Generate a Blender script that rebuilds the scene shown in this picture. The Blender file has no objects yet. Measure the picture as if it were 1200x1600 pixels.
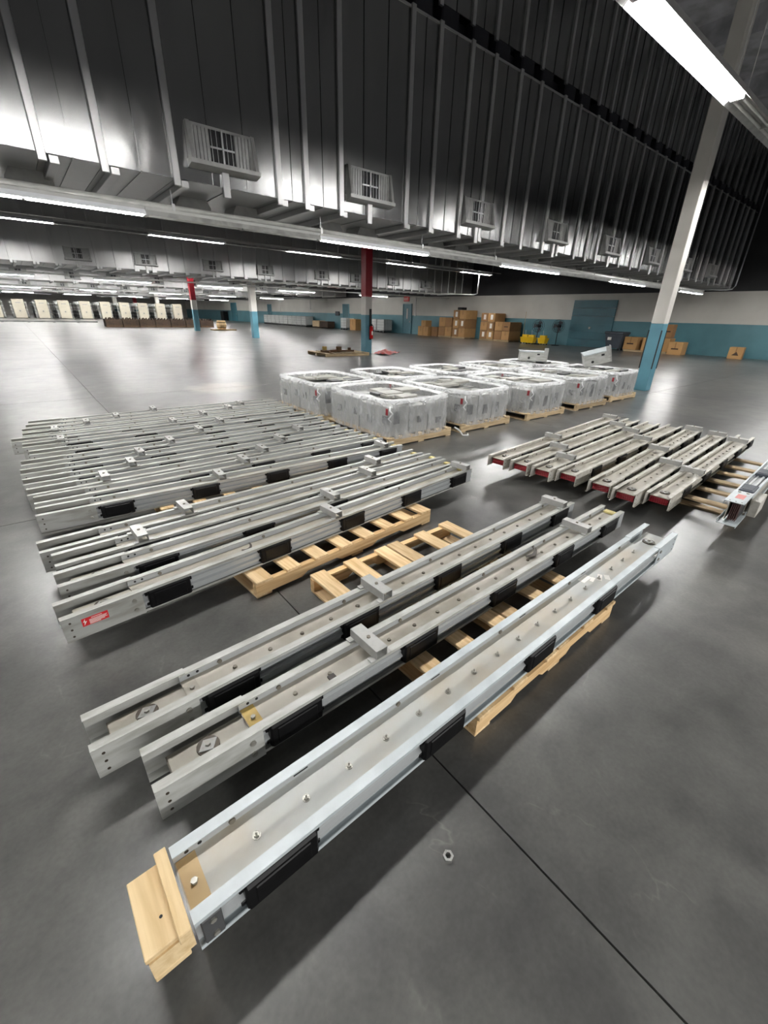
import bpy, math, random
from mathutils import Matrix, Vector

S = bpy.context.scene
COL = S.collection
# ------------------------------------------------------------------ camera
CAM_H, CAM_F = 1.55, 659.42                     # eye height in metres, focal length in pixels of a 1200 px wide frame
yaw, pitch, roll = 0.88207, 0.43736, 0.027874
cy, sy, cp, sp = math.cos(yaw), math.sin(yaw), math.cos(pitch), math.sin(pitch)
fw = Vector((cy * cp, sy * cp, -sp)); rt = Vector((sy, -cy, 0)); up = rt.cross(fw)
r2 = math.cos(roll) * rt + math.sin(roll) * up
u2 = -math.sin(roll) * rt + math.cos(roll) * up
cd = bpy.data.cameras.new('camera'); cam = bpy.data.objects.new('camera', cd); COL.objects.link(cam)
cd.sensor_fit = 'HORIZONTAL'; cd.sensor_width = 36.0; cd.lens = CAM_F / 1200 * 36; cd.clip_start = 0.02; cd.clip_end = 400
cam.matrix_world = Matrix(((r2.x, u2.x, -fw.x, 0), (r2.y, u2.y, -fw.y, 0), (r2.z, u2.z, -fw.z, CAM_H), (0, 0, 0, 1)))
S.camera = cam
# ------------------------------------------------------------------ world, exposure
w = bpy.data.worlds.new('world'); S.world = w; w.use_nodes = True
w.node_tree.nodes['Background'].inputs[0].default_value = (0.9, 0.95, 1, 1)
w.node_tree.nodes['Background'].inputs[1].default_value = 0.035
S.view_settings.view_transform = 'Standard'; S.view_settings.look = 'None'
S.view_settings.gamma = 1; S.view_settings.use_curve_mapping = False
S.view_settings.exposure = 1.45
S.cycles.use_denoising = True
S.cycles.max_bounces = 8; S.cycles.transparent_max_bounces = 12
S.cycles.sample_clamp_indirect = 6.0
TUBE = 60.0                                     # emission of a lit fluorescent tube
# area lights added behind the camera as fill, standing in for unseen lamp rows
for nm, ly, lz, pw in (('fill_light_low', -4.4, 2.7, 620), ('fill_light_high', -13.5, 4.3, 500)):
    ld = bpy.data.lights.new(nm, 'AREA'); ld.shape = 'RECTANGLE'; ld.size = 26; ld.size_y = .3; ld.energy = pw; ld.color = (1, .99, .965)
    lo = bpy.data.objects.new(nm, ld); COL.objects.link(lo); lo.location = (8, ly, lz)

# ------------------------------------------------------------------ materials
def srgb(r, g, b):
    f = lambda c: (c / 255 / 12.92) if c / 255 <= .04045 else ((c / 255 + .055) / 1.055) ** 2.4
    return (f(r), f(g), f(b), 1)

def base_mat(name):
    m = bpy.data.materials.new(name); m.use_nodes = True
    nt = m.node_tree
    return m, nt, nt.nodes['Principled BSDF']

def N(nt, t, **kw):
    n = nt.nodes.new(t)
    for k, v in kw.items(): setattr(n, k, v)
    return n

def paint(name, col, rough=.45, metal=0., vary=.10, scale=6., bump=0., stretch=(1, 1, 1), dirt=None, spec=.5):
    """plain coated surface: colour broken up by noise, roughness too"""
    m, nt, p = base_mat(name)
    p.inputs['Metallic'].default_value = metal
    p.inputs['Specular IOR Level'].default_value = spec
    tc = N(nt, 'ShaderNodeTexCoord'); mp = N(nt, 'ShaderNodeMapping'); mp.inputs['Scale'].default_value = stretch
    nt.links.new(tc.outputs['Object'], mp.inputs[0])
    no = N(nt, 'ShaderNodeTexNoise'); no.inputs['Scale'].default_value = scale; no.inputs['Detail'].default_value = 5
    nt.links.new(mp.outputs[0], no.inputs['Vector'])
    mx = N(nt, 'ShaderNodeMix', data_type='RGBA')
    a = [max(0, c * (1 - vary)) for c in col[:3]] + [1]; b = [min(1, c * (1 + vary)) for c in col[:3]] + [1]
    if dirt: a = list(dirt)
    mx.inputs['A'].default_value = a; mx.inputs['B'].default_value = b
    rp = N(nt, 'ShaderNodeValToRGB'); rp.color_ramp.elements[0].position = .35; rp.color_ramp.elements[1].position = .6
    nt.links.new(no.outputs['Fac'], rp.inputs[0]); nt.links.new(rp.outputs[0], mx.inputs['Factor'])
    nt.links.new(mx.outputs['Result'], p.inputs['Base Color'])
    mr = N(nt, 'ShaderNodeMapRange'); mr.inputs['To Min'].default_value = rough * .8; mr.inputs['To Max'].default_value = min(1, rough * 1.2)
    nt.links.new(no.outputs['Fac'], mr.inputs['Value']); nt.links.new(mr.outputs[0], p.inputs['Roughness'])
    if bump:
        bm = N(nt, 'ShaderNodeBump'); bm.inputs['Strength'].default_value = bump; bm.inputs['Distance'].default_value = .02
        nt.links.new(no.outputs['Fac'], bm.inputs['Height']); nt.links.new(bm.outputs[0], p.inputs['Normal'])
    return m

def concrete():
    m, nt, p = base_mat('polished_concrete')
    ge = N(nt, 'ShaderNodeNewGeometry')
    def noise(sc, det, dist=0., rough=.5):
        n = N(nt, 'ShaderNodeTexNoise'); n.inputs['Scale'].default_value = sc; n.inputs['Detail'].default_value = det
        n.inputs['Distortion'].default_value = dist; n.inputs['Roughness'].default_value = rough
        nt.links.new(ge.outputs['Position'], n.inputs['Vector']); return n
    big, mid, fine = noise(.55, 6, .6), noise(3.2, 8, .3, .62), noise(60, 4)
    def ramp(src, p0, p1, c0, c1):
        r = N(nt, 'ShaderNodeValToRGB'); e = r.color_ramp.elements
        e[0].position, e[1].position, e[0].color, e[1].color = p0, p1, c0, c1
        nt.links.new(src, r.inputs[0]); return r
    r1 = ramp(big.outputs['Fac'], .32, .68, (.060, .060, .059, 1), (.122, .121, .115, 1))
    r2_ = ramp(mid.outputs['Fac'], .30, .72, (.62, .62, .62, 1), (1.36, 1.35, 1.31, 1))
    mu = N(nt, 'ShaderNodeMix', data_type='RGBA', blend_type='MULTIPLY'); mu.inputs['Factor'].default_value = 1
    nt.links.new(r1.outputs[0], mu.inputs['A']); nt.links.new(r2_.outputs[0], mu.inputs['B'])
    r3 = ramp(fine.outputs['Fac'], .3, .7, (.9, .9, .9, 1), (1.1, 1.1, 1.1, 1))
    mu2 = N(nt, 'ShaderNodeMix', data_type='RGBA', blend_type='MULTIPLY'); mu2.inputs['Factor'].default_value = 1
    nt.links.new(mu.outputs['Result'], mu2.inputs['A']); nt.links.new(r3.outputs[0], mu2.inputs['B'])
    # pale hairline scratches
    wv = N(nt, 'ShaderNodeTexVoronoi', feature='DISTANCE_TO_EDGE'); wv.inputs['Scale'].default_value = .9
    wn = noise(1.1, 5, 1.5); ad = N(nt, 'ShaderNodeVectorMath', operation='ADD')
    nt.links.new(ge.outputs['Position'], ad.inputs[0]); nt.links.new(wn.outputs['Color'], ad.inputs[1]); nt.links.new(ad.outputs[0], wv.inputs['Vector'])
    rs = ramp(wv.outputs['Distance'], .0, .006, (1, 1, 1, 1), (0, 0, 0, 1))
    ms = N(nt, 'ShaderNodeMath', operation='MULTIPLY'); nt.links.new(rs.outputs[0], ms.inputs[0])
    rk = ramp(mid.outputs['Fac'], .5, .62, (0, 0, 0, 1), (.25, .25, .25, 1)); nt.links.new(rk.outputs[0], ms.inputs[1])
    mc = N(nt, 'ShaderNodeMix', data_type='RGBA'); nt.links.new(ms.outputs[0], mc.inputs['Factor'])
    nt.links.new(mu2.outputs['Result'], mc.inputs['A']); mc.inputs['B'].default_value = (.26, .25, .23, 1)
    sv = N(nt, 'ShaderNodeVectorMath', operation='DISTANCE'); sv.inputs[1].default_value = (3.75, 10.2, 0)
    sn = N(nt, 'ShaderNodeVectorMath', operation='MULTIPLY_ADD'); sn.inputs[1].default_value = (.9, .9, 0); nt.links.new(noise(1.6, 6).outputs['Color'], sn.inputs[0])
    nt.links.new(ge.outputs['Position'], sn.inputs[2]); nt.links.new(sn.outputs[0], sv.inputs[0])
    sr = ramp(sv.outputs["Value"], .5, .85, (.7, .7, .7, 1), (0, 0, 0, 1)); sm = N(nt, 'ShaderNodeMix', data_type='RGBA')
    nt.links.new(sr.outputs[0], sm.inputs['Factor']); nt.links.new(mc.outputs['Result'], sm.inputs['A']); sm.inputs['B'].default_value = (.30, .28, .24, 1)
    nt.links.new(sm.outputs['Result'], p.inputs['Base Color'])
    soft = noise(.7, 2)
    ra = N(nt, 'ShaderNodeMapRange'); ra.inputs['From Min'].default_value = .1; ra.inputs['From Max'].default_value = .9
    ra.inputs['To Min'].default_value = .278; ra.inputs['To Max'].default_value = .32
    nt.links.new(soft.outputs['Fac'], ra.inputs['Value']); nt.links.new(ra.outputs[0], p.inputs['Roughness'])
    return m

def duct_metal(name, val, rough, wav=.25):
    """rolled galvanised sheet: mirror-like with slow waves along its length"""
    m, nt, p = base_mat(name)
    p.inputs['Metallic'].default_value = 1
    ge = N(nt, 'ShaderNodeNewGeometry'); mp = N(nt, 'ShaderNodeMapping'); mp.inputs['Scale'].default_value = (2.2, 2.2, .7)
    nt.links.new(ge.outputs['Position'], mp.inputs[0])
    a = N(nt, 'ShaderNodeTexNoise'); a.inputs['Scale'].default_value = 1.; a.inputs['Detail'].default_value = 2
    nt.links.new(mp.outputs[0], a.inputs['Vector'])
    mp2 = N(nt, 'ShaderNodeMapping'); mp2.inputs['Scale'].default_value = (5, 5, .2); nt.links.new(ge.outputs['Position'], mp2.inputs[0])
    b = N(nt, 'ShaderNodeTexNoise'); b.inputs['Scale'].default_value = 1.; b.inputs['Detail'].default_value = 4
    nt.links.new(mp2.outputs[0], b.inputs['Vector'])
    mx = N(nt, 'ShaderNodeMix', data_type='RGBA'); nt.links.new(b.outputs['Fac'], mx.inputs['Factor'])
    mx.inputs['A'].default_value = (val * .88, val * .88, val * .88, 1); mx.inputs['B'].default_value = (val * 1.1, val * 1.1, val * 1.09, 1)
    nt.links.new(mx.outputs['Result'], p.inputs['Base Color'])
    mr = N(nt, 'ShaderNodeMapRange'); mr.inputs['To Min'].default_value = rough * .85; mr.inputs['To Max'].default_value = rough * 1.15
    nt.links.new(b.outputs['Fac'], mr.inputs['Value']); nt.links.new(mr.outputs[0], p.inputs['Roughness'])
    bp = N(nt, 'ShaderNodeBump'); bp.inputs['Strength'].default_value = wav; bp.inputs['Distance'].default_value = .12
    nt.links.new(a.outputs['Fac'], bp.inputs['Height']); nt.links.new(bp.outputs[0], p.inputs['Normal'])
    return m

def wood(name, c0, c1, axis='X', rough=.7):
    m, nt, p = base_mat(name); p.inputs['Roughness'].default_value = rough
    p.inputs['Specular IOR Level'].default_value = .25
    tc = N(nt, 'ShaderNodeTexCoord'); oi = N(nt, 'ShaderNodeObjectInfo')
    ad = N(nt, 'ShaderNodeVectorMath', operation='MULTIPLY_ADD'); sc = N(nt, 'ShaderNodeCombineXYZ')
    for i in range(3): nt.links.new(oi.outputs['Random'], sc.inputs[i])
    nt.links.new(sc.outputs[0], ad.inputs[0]); ad.inputs[1].default_value = (7, 13, 5); nt.links.new(tc.outputs['Object'], ad.inputs[2])
    mp = N(nt, 'ShaderNodeMapping'); mp.inputs['Scale'].default_value = {'X': (3, 45, 45), 'Y': (45, 3, 45)}[axis]
    nt.links.new(ad.outputs[0], mp.inputs[0])
    no = N(nt, 'ShaderNodeTexNoise'); no.inputs['Scale'].default_value = 1; no.inputs['Detail'].default_value = 6; no.inputs['Distortion'].default_value = .5
    nt.links.new(mp.outputs[0], no.inputs['Vector'])
    rp = N(nt, 'ShaderNodeValToRGB'); rp.color_ramp.elements[0].position = .3; rp.color_ramp.elements[1].position = .68
    rp.color_ramp.elements[0].color = c0; rp.color_ramp.elements[1].color = c1
    nt.links.new(no.outputs['Fac'], rp.inputs[0])
    hs = N(nt, 'ShaderNodeHueSaturation'); mr = N(nt, 'ShaderNodeMapRange'); mr.inputs['To Min'].default_value = .75; mr.inputs['To Max'].default_value = 1.15
    nt.links.new(oi.outputs['Random'], mr.inputs['Value']); nt.links.new(mr.outputs[0], hs.inputs['Value'])
    nt.links.new(rp.outputs[0], hs.inputs['Color']); nt.links.new(hs.outputs[0], p.inputs['Base Color'])
    bp = N(nt, 'ShaderNodeBump'); bp.inputs['Strength'].default_value = .15; bp.inputs['Distance'].default_value = .004
    nt.links.new(no.outputs['Fac'], bp.inputs['Height']); nt.links.new(bp.outputs[0], p.inputs['Normal'])
    return m

def wrap_film(name, lo, hi):
    m, nt, p = base_mat(name)
    p.inputs['Base Color'].default_value = (.82, .83, .84, 1); p.inputs['Roughness'].default_value = .22
    tc = N(nt, 'ShaderNodeTexCoord'); mp = N(nt, 'ShaderNodeMapping'); mp.inputs['Scale'].default_value = (9, 9, 4)
    mp.inputs['Rotation'].default_value = (.12, .1, 0)
    nt.links.new(tc.outputs['Object'], mp.inputs[0])
    no = N(nt, 'ShaderNodeTexNoise'); no.inputs['Scale'].default_value = 1.3; no.inputs['Detail'].default_value = 7; no.inputs['Distortion'].default_value = .7
    nt.links.new(mp.outputs[0], no.inputs['Vector'])
    mr = N(nt, 'ShaderNodeMapRange'); mr.inputs['From Min'].default_value = .25; mr.inputs['From Max'].default_value = .78
    mr.inputs['To Min'].default_value = lo; mr.inputs['To Max'].default_value = hi
    nt.links.new(no.outputs['Fac'], mr.inputs['Value']); nt.links.new(mr.outputs[0], p.inputs['Alpha'])
    bp = N(nt, 'ShaderNodeBump'); bp.inputs['Strength'].default_value = .5; bp.inputs['Distance'].default_value = .02
    nt.links.new(no.outputs['Fac'], bp.inputs['Height']); nt.links.new(bp.outputs[0], p.inputs['Normal'])
    return m

def emit(name, col, st):
    m, nt, p = base_mat(name)
    p.inputs['Base Color'].default_value = (.8, .8, .8, 1); p.inputs['Emission Color'].default_value = col; p.inputs['Emission Strength'].default_value = st
    return m

M = {
 'floor': concrete(),
 'joint': paint('floor_joint', (.012, .012, .012, 1), .8),
 'duct_far': duct_metal('duct_sheet_brightened', .52, .36, .1), 'duct': duct_metal('duct_sheet', .24, .235, .14), 'duct_under': duct_metal('duct_under_sheet', .50, .40, .1),  # duct_far: same sheet metal, colour raised so the far ducts look brighter lit
 'rib': duct_metal('duct_rib', .52, .38, .05),
 'grille': paint('grille_metal', srgb(160, 160, 158), .4, .5, .06, 12),
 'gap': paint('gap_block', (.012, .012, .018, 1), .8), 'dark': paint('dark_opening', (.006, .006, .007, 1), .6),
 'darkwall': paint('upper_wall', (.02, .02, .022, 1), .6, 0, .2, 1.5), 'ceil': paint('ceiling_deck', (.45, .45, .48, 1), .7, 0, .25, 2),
 'white': paint('white_wall', srgb(196, 193, 186), .55, 0, .05, .8), 'teal': paint('teal_wall', srgb(80, 124, 134), .4, 0, .10, .9),
 'tealdoor': paint('teal_door', srgb(48, 98, 110), .35, 0, .08, 1.2),
 'colwhite': paint('column_white', srgb(214, 210, 203), .5, 0, .04, 2), 'colteal': paint('column_teal', srgb(90, 142, 158), .42, 0, .07, 2),
 'colred': paint('column_red', srgb(152, 18, 36), .4, 0, .06, 2), 'black': paint('black_plastic', (.004, .004, .0045, 1), .42, 0, .25, 20, .05, spec=.25),
 'rubber': paint('black_rubber', (.012, .012, .013, 1), .6),
 'lamp_body': paint('lamp_enamel', srgb(176, 176, 173), .4, 0, .08, 4), 'reflector_off': paint('reflector_dimmed', srgb(150, 150, 147), .35, 0, .2, 6), 'reflector': paint('lamp_reflector', srgb(226, 228, 232), .25, 0, .03, 4),  # reflector_off: the reflector enamel with its colour darkened to look unlit
 'tube_on': emit('tube_lit', (1, .99, .965, 1), TUBE), 'tube_off': paint('tube_unlit', srgb(200, 200, 196), .3),
 'pipe': paint('white_conduit', srgb(176, 176, 172), .4), 'steel': paint('steel_conduit', srgb(178, 180, 182), .35, .7),
 'flange_b': paint('pale_blue_grey_enamel', srgb(188, 196, 199), .36, 0, .04, 9, dirt=srgb(176, 184, 187)),
 'flange_g': paint('light_grey_enamel', srgb(180, 181, 177), .38, 0, .06, 14, dirt=srgb(160, 160, 153), stretch=(.5, 2, 2)),
 'flange_l': paint('grey_enamel', srgb(164, 165, 161), .38, 0, .08, 14, dirt=srgb(142, 141, 133), stretch=(.4, 2, 2)),
 'flange_r': paint('warm_grey_enamel', srgb(188, 185, 177), .42, 0, .06, 14, dirt=srgb(168, 163, 152)),
 'extr': paint('extruded_aluminium', srgb(178, 181, 182), .34, .2, .02, 30, stretch=(.05, 1, 1)),
 'plate': paint('beige_grey_plate', srgb(172, 167, 156), .5, 0, .06, 5, dirt=srgb(154, 148, 135)),
 'plate_b': paint('grey_plate', srgb(178, 180, 176), .45, 0, .04, 4, dirt=srgb(176, 168, 152)),
 'bolt': paint('zinc_bolt', srgb(160, 158, 150), .42, .5, .08, 40), 'dullbolt': paint('dull_bolt', srgb(120, 115, 104), .5, .3, .1, 40),
 'hanger': paint('hanger_steel', srgb(168, 168, 165), .4, .2, .07, 20), 'washer': paint('dark_washer', srgb(70, 62, 52), .5, .3),
 'yellow': paint('yellow_fibre', srgb(205, 190, 128), .6, 0, .08, 20), 'ochre': paint('ochre_tab', srgb(176, 150, 84), .6, 0, .1, 20),
 'tan': paint('tan_plate', srgb(186, 160, 116), .6, 0, .05, 8),
 'redbar': paint('red_bar', srgb(134, 24, 34), .45, 0, .1, 10), 'brownbar': paint('brown_bar', srgb(70, 48, 46), .45, 0, .2, 10),
 'inner': paint('joint_inside', srgb(130, 124, 114), .55, 0, .1, 6),
 'redlabel': paint('red_label', srgb(214, 44, 50), .4, 0, .03), 'whitelabel': paint('white_label', srgb(235, 232, 225), .5, 0, .03),
 'pink': paint('pink_mark', srgb(222, 150, 146), .6, 0, .1, 20),
 'pine': wood('pine_y', srgb(206, 170, 122), srgb(242, 214, 170), 'Y'), 'pine_x': wood('pine_x', srgb(204, 164, 114), srgb(238, 206, 158), 'X'),
 'oldpine': wood('old_pine_y', srgb(160, 138, 106), srgb(208, 186, 150), 'Y'), 'oldpine_x': wood('old_pine_x', srgb(160, 138, 106), srgb(208, 186, 150), 'X'),
 'cap': wood('cap_board', srgb(214, 184, 136), srgb(234, 208, 164), 'Y', .6),
 'film': wrap_film('stretch_film', .12, .5), 'film_rim': wrap_film('stretch_film_rim', .6, .97),
 'fitting': paint('fitting_grey', srgb(150, 151, 148), .45, 0, .1, 6), 'fitting_d': paint('fitting_dark', srgb(70, 71, 72), .5, 0, .2, 6), 'fitting_top': paint('fitting_top', srgb(148, 147, 140), .5, 0, .12, 5),
 'card': paint('cardboard', srgb(176, 136, 88), .75, 0, .07, 3), 'card_d': paint('cardboard_dark', srgb(146, 108, 70), .75, 0, .08, 3),
 'ink': paint('dark_ink', srgb(58, 40, 28), .7), 'yplast': paint('yellow_plastic', srgb(226, 186, 18), .4, 0, .06),
 'bin': paint('bin_grey', srgb(62, 68, 76), .5, 0, .08), 'cream': paint('cream_enamel', srgb(188, 181, 164), .45, 0, .04, 2),
 'machine': paint('machine_grey', srgb(140, 141, 140), .5, .2, .2, 2), 'crate': paint('dark_brown_crate', srgb(58, 44, 32), .8, 0, .3, 5),
 'tote': paint('tote_white', srgb(214, 216, 214), .5, 0, .04, 2), 'cage': paint('cage_wire', srgb(150, 152, 152), .4, .6),
 'red': paint('red_enamel', srgb(196, 26, 28), .4), 'redsheet': paint('red_sheet', srgb(198, 70, 62), .5, 0, .2, 8),
 'rust': paint('rusty_iron', srgb(92, 68, 44), .7, .3, .25, 12), 'nut': paint('bright_nut', srgb(215, 215, 212), .25, .8), 'scrap': paint('dark_scrap', srgb(52, 46, 40), .6, 0, .2, 20),
}

# ------------------------------------------------------------------ geometry helpers
class MB:
    def __init__(s): s.v, s.f = [], []
    def add(s, vs, fs):
        o = len(s.v); s.v += [tuple(v) for v in vs]; s.f += [tuple(i + o for i in f) for f in fs]; return s
    def box(s, x0, x1, y0, y1, z0, z1, c=0.):
        if c <= 0:
            vs = [(x, y, z) for z in (z0, z1) for y in (y0, y1) for x in (x0, x1)]
            return s.add(vs, [(0, 2, 3, 1), (4, 5, 7, 6), (0, 1, 5, 4), (2, 6, 7, 3), (0, 4, 6, 2), (1, 3, 7, 5)])
        X, Y, Z = (x0, x1), (y0, y1), (z0, z1); vs = []; idx = {}
        for i in range(2):
            for j in range(2):
                for k in range(2):
                    sx, sy_, sz = (1, -1)[i], (1, -1)[j], (1, -1)[k]
                    for a in range(3):
                        p = [X[i] + (sx * c if a != 0 else 0), Y[j] + (sy_ * c if a != 1 else 0), Z[k] + (sz * c if a != 2 else 0)]
                        idx[i, j, k, a] = len(vs); vs.append(p)
        fs = []
        g = lambda i, j, k, a: idx[i, j, k, a]
        for i in range(2): q = [g(i, 0, 0, 0), g(i, 1, 0, 0), g(i, 1, 1, 0), g(i, 0, 1, 0)]; fs.append(q if i else q[::-1])
        for j in range(2): q = [g(0, j, 0, 1), g(0, j, 1, 1), g(1, j, 1, 1), g(1, j, 0, 1)]; fs.append(q if j else q[::-1])
        for k in range(2): q = [g(0, 0, k, 2), g(1, 0, k, 2), g(1, 1, k, 2), g(0, 1, k, 2)]; fs.append(q if k else q[::-1])
        for i in range(2):
            for j in range(2):
                q = [g(i, j, 0, 0), g(i, j, 1, 0), g(i, j, 1, 1), g(i, j, 0, 1)]; fs.append(q if i != j else q[::-1])
        for j in range(2):
            for k in range(2):
                q = [g(0, j, k, 1), g(1, j, k, 1), g(1, j, k, 2), g(0, j, k, 2)]; fs.append(q if j != k else q[::-1])
        for i in range(2):
            for k in range(2):
                q = [g(i, 0, k, 2), g(i, 1, k, 2), g(i, 1, k, 0), g(i, 0, k, 0)]; fs.append(q if i != k else q[::-1])
        for i in range(2):
            for j in range(2):
                for k in range(2):
                    q = [g(i, j, k, 0), g(i, j, k, 1), g(i, j, k, 2)]; fs.append(q if (i + j + k) % 2 else q[::-1])
        return s.add(vs, fs)
    def prism(s, pts, axis, a, b):
        """polygon pts in the two other axes, extruded along axis from a to b"""
        def P(p, t): return {'x': (t, p[0], p[1]), 'y': (p[0], t, p[1]), 'z': (p[0], p[1], t)}[axis]
        n = len(pts); vs = [P(p, a) for p in pts] + [P(p, b) for p in pts]
        return s.add(vs, [tuple(range(n))[::-1], tuple(range(n, 2 * n))] + [(i, (i + 1) % n, n + (i + 1) % n, n + i) for i in range(n)])
    def cyl(s, c, r, h, axis='z', n=12, r1=None):
        r1 = r if r1 is None else r1; vs = []
        for t, rr in ((0, r), (h, r1)):
            for i in range(n):
                a = 2 * math.pi * i / n; p, q = rr * math.cos(a), rr * math.sin(a)
                vs.append({'z': (c[0] + p, c[1] + q, c[2] + t), 'x': (c[0] + t, c[1] + p, c[2] + q), 'y': (c[0] + p, c[1] + t, c[2] + q)}[axis])
        return s.add(vs, [tuple(range(n))[::-1], tuple(range(n, 2 * n))] + [(i, (i + 1) % n, n + (i + 1) % n, n + i) for i in range(n)])
    def tube(s, path, r, n=8):
        P = [Vector(p) for p in path]; o = len(s.v)
        for i, p in enumerate(P):
            d = (P[min(i + 1, len(P) - 1)] - P[max(i - 1, 0)]).normalized()
            a = d.cross(Vector((0, 0, 1)) if abs(d.z) < .9 else Vector((1, 0, 0))).normalized(); b = d.cross(a)
            for k in range(n):
                t = 2 * math.pi * k / n; q = p + r * (math.cos(t) * a + math.sin(t) * b); s.v.append(tuple(q))
        for i in range(len(P) - 1):
            for k in range(n): s.f.append((o + i * n + k, o + i * n + (k + 1) % n, o + (i + 1) * n + (k + 1) % n, o + (i + 1) * n + k))
        s.f.append(tuple(o + k for k in range(n))[::-1]); s.f.append(tuple(o + (len(P) - 1) * n + k for k in range(n)))
        return s
    def mesh(s, name, mat, smooth=False):
        me = bpy.data.meshes.new(name); me.from_pydata(s.v, [], s.f); me.materials.append(M[mat])
        if smooth: me.polygons.foreach_set('use_smooth', [True] * len(me.polygons))
        me.update(); return me

CACHE = {}
def put(name, mesh, parent=None, loc=(0, 0, 0), rot=(0, 0, 0), scale=None):
    o = bpy.data.objects.new(name, mesh); COL.objects.link(o)
    o.parent = parent; o.location = loc; o.rotation_euler = rot
    if scale: o.scale = scale
    return o
def part(name, mat, parent, fn, loc=(0, 0, 0), rot=(0, 0, 0), key=None, smooth=False, label=None, kind=None):
    """one mesh object; meshes with the same key are shared"""
    k = (key, mat) if key else None
    if k and k in CACHE: me = CACHE[k]
    else:
        b = MB(); fn(b); me = b.mesh(name, mat, smooth)
        if k: CACHE[k] = me
    o = put(name, me, parent, loc, rot)
    if label: o['label'] = label
    if kind: o['kind'] = kind
    return o
def root(name, label, cat, loc=(0, 0, 0), rz=0., group=None, rot=None):
    o = bpy.data.objects.new(name, None); COL.objects.link(o); o.empty_display_size = .1
    o.location = loc; o.rotation_euler = rot if rot else (0, 0, rz); o['label'] = label; o['category'] = cat
    if group: o['group'] = group
    return o
def struct(name, mat, fn, parent=None):
    o = part(name, mat, parent, fn)
    if parent is None: o['kind'] = 'structure'
    return o
def ordinal(n): return ['first', 'second', 'third', 'fourth', 'fifth', 'sixth', 'seventh', 'eighth', 'ninth', 'tenth', 'eleventh', 'twelfth', 'thirteenth', 'fourteenth'][n]
R = random.Random(7)

# ------------------------------------------------------------------ the setting
XW = 28.5                                       # the teal and white end wall
CEIL = 8.6
fl = struct('floor', 'joint', lambda b: b.box(-12, XW, -18.4, 100, -.2, -.1))
xs = [-10.14, -4.64, .86, 6.36, 11.86, 17.36, 22.86, XW]; ys = [-18.32 + 5.6 * k for k in range(9)] + [60, 100]
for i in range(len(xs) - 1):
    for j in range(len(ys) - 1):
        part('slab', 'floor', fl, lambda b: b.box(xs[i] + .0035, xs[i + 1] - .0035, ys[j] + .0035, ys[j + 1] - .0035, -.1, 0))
ce = struct('ceiling', 'ceil', lambda b: b.box(-12, XW + .3, -18.4, 100, CEIL, CEIL + .2))
for k in range(9): part('joist', 'ceil', ce, lambda b: b.box(-8 + 4 * k, -7.7 + 4 * k, -18, 60, CEIL - .55, CEIL))
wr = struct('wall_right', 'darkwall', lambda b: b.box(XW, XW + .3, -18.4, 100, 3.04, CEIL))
part('upper_band', 'white', wr, lambda b: b.box(XW - .02, XW + .3, -18.4, 100, 1.55, 3.04))
part('wainscot', 'teal', wr, lambda b: b.box(XW - .03, XW + .3, -18.4, 100, 0, 1.55))
wf = struct('wall_far', 'white', lambda b: b.box(-12, XW, 100, 100.3, 0, CEIL))

def wall_door(name, y0, y1, h, label_glass=False):
    d = struct(name, 'tealdoor', lambda b: b.box(XW - .075, XW - .035, y0, y1, 0, h))
    part('door_frame', 'teal', d, lambda b: b.box(XW - .11, XW - .03, y0 - .08, y0, 0, h + .08).box(XW - .11, XW - .03, y1, y1 + .08, 0, h + .08).box(XW - .11, XW - .03, y0, y1, h, h + .08))
    part('door_handle', 'bolt', d, lambda b: b.box(XW - .13, XW - .075, y0 + .08, y0 + .14, .95, 1.1, .01))
    if label_glass: part('pane', 'white', d, lambda b: b.box(XW - .09, XW - .07, (y0 + y1) / 2 - .08, (y0 + y1) / 2 + .08, 1.25, 2.1))
    return d
bd = struct('door_1', 'tealdoor', lambda b: [b.box(XW - .09, XW - .03, 13.16, 15.9, 2.7 / 6 * k, 2.7 / 6 * (k + 1) - .012) for k in range(6)])
part('door_handle', 'bolt', bd, lambda b: b.box(XW - .13, XW - .09, 14.5, 14.62, 1.05, 1.18, .01))
wall_door('door_2', 31.45, 32.5, 2.42, True); wall_door('door_3', 41.45, 42.5, 2.4); wall_door('door_4', 60.4, 61.4, 2.38)
wall_door('door_5', 73.0, 75.2, 2.6)
for k, (y, z0) in enumerate([(30.9, 1.62), (49.6, 2.0), (57.5, 1.6)]):
    part('wall_conduit', 'rib', wr, lambda b: b.tube([(XW - .06, y, 3.0), (XW - .06, y, z0)], .025).box(XW - .09, XW - .02, y - .06, y + .06, z0 - .12, z0))

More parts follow.
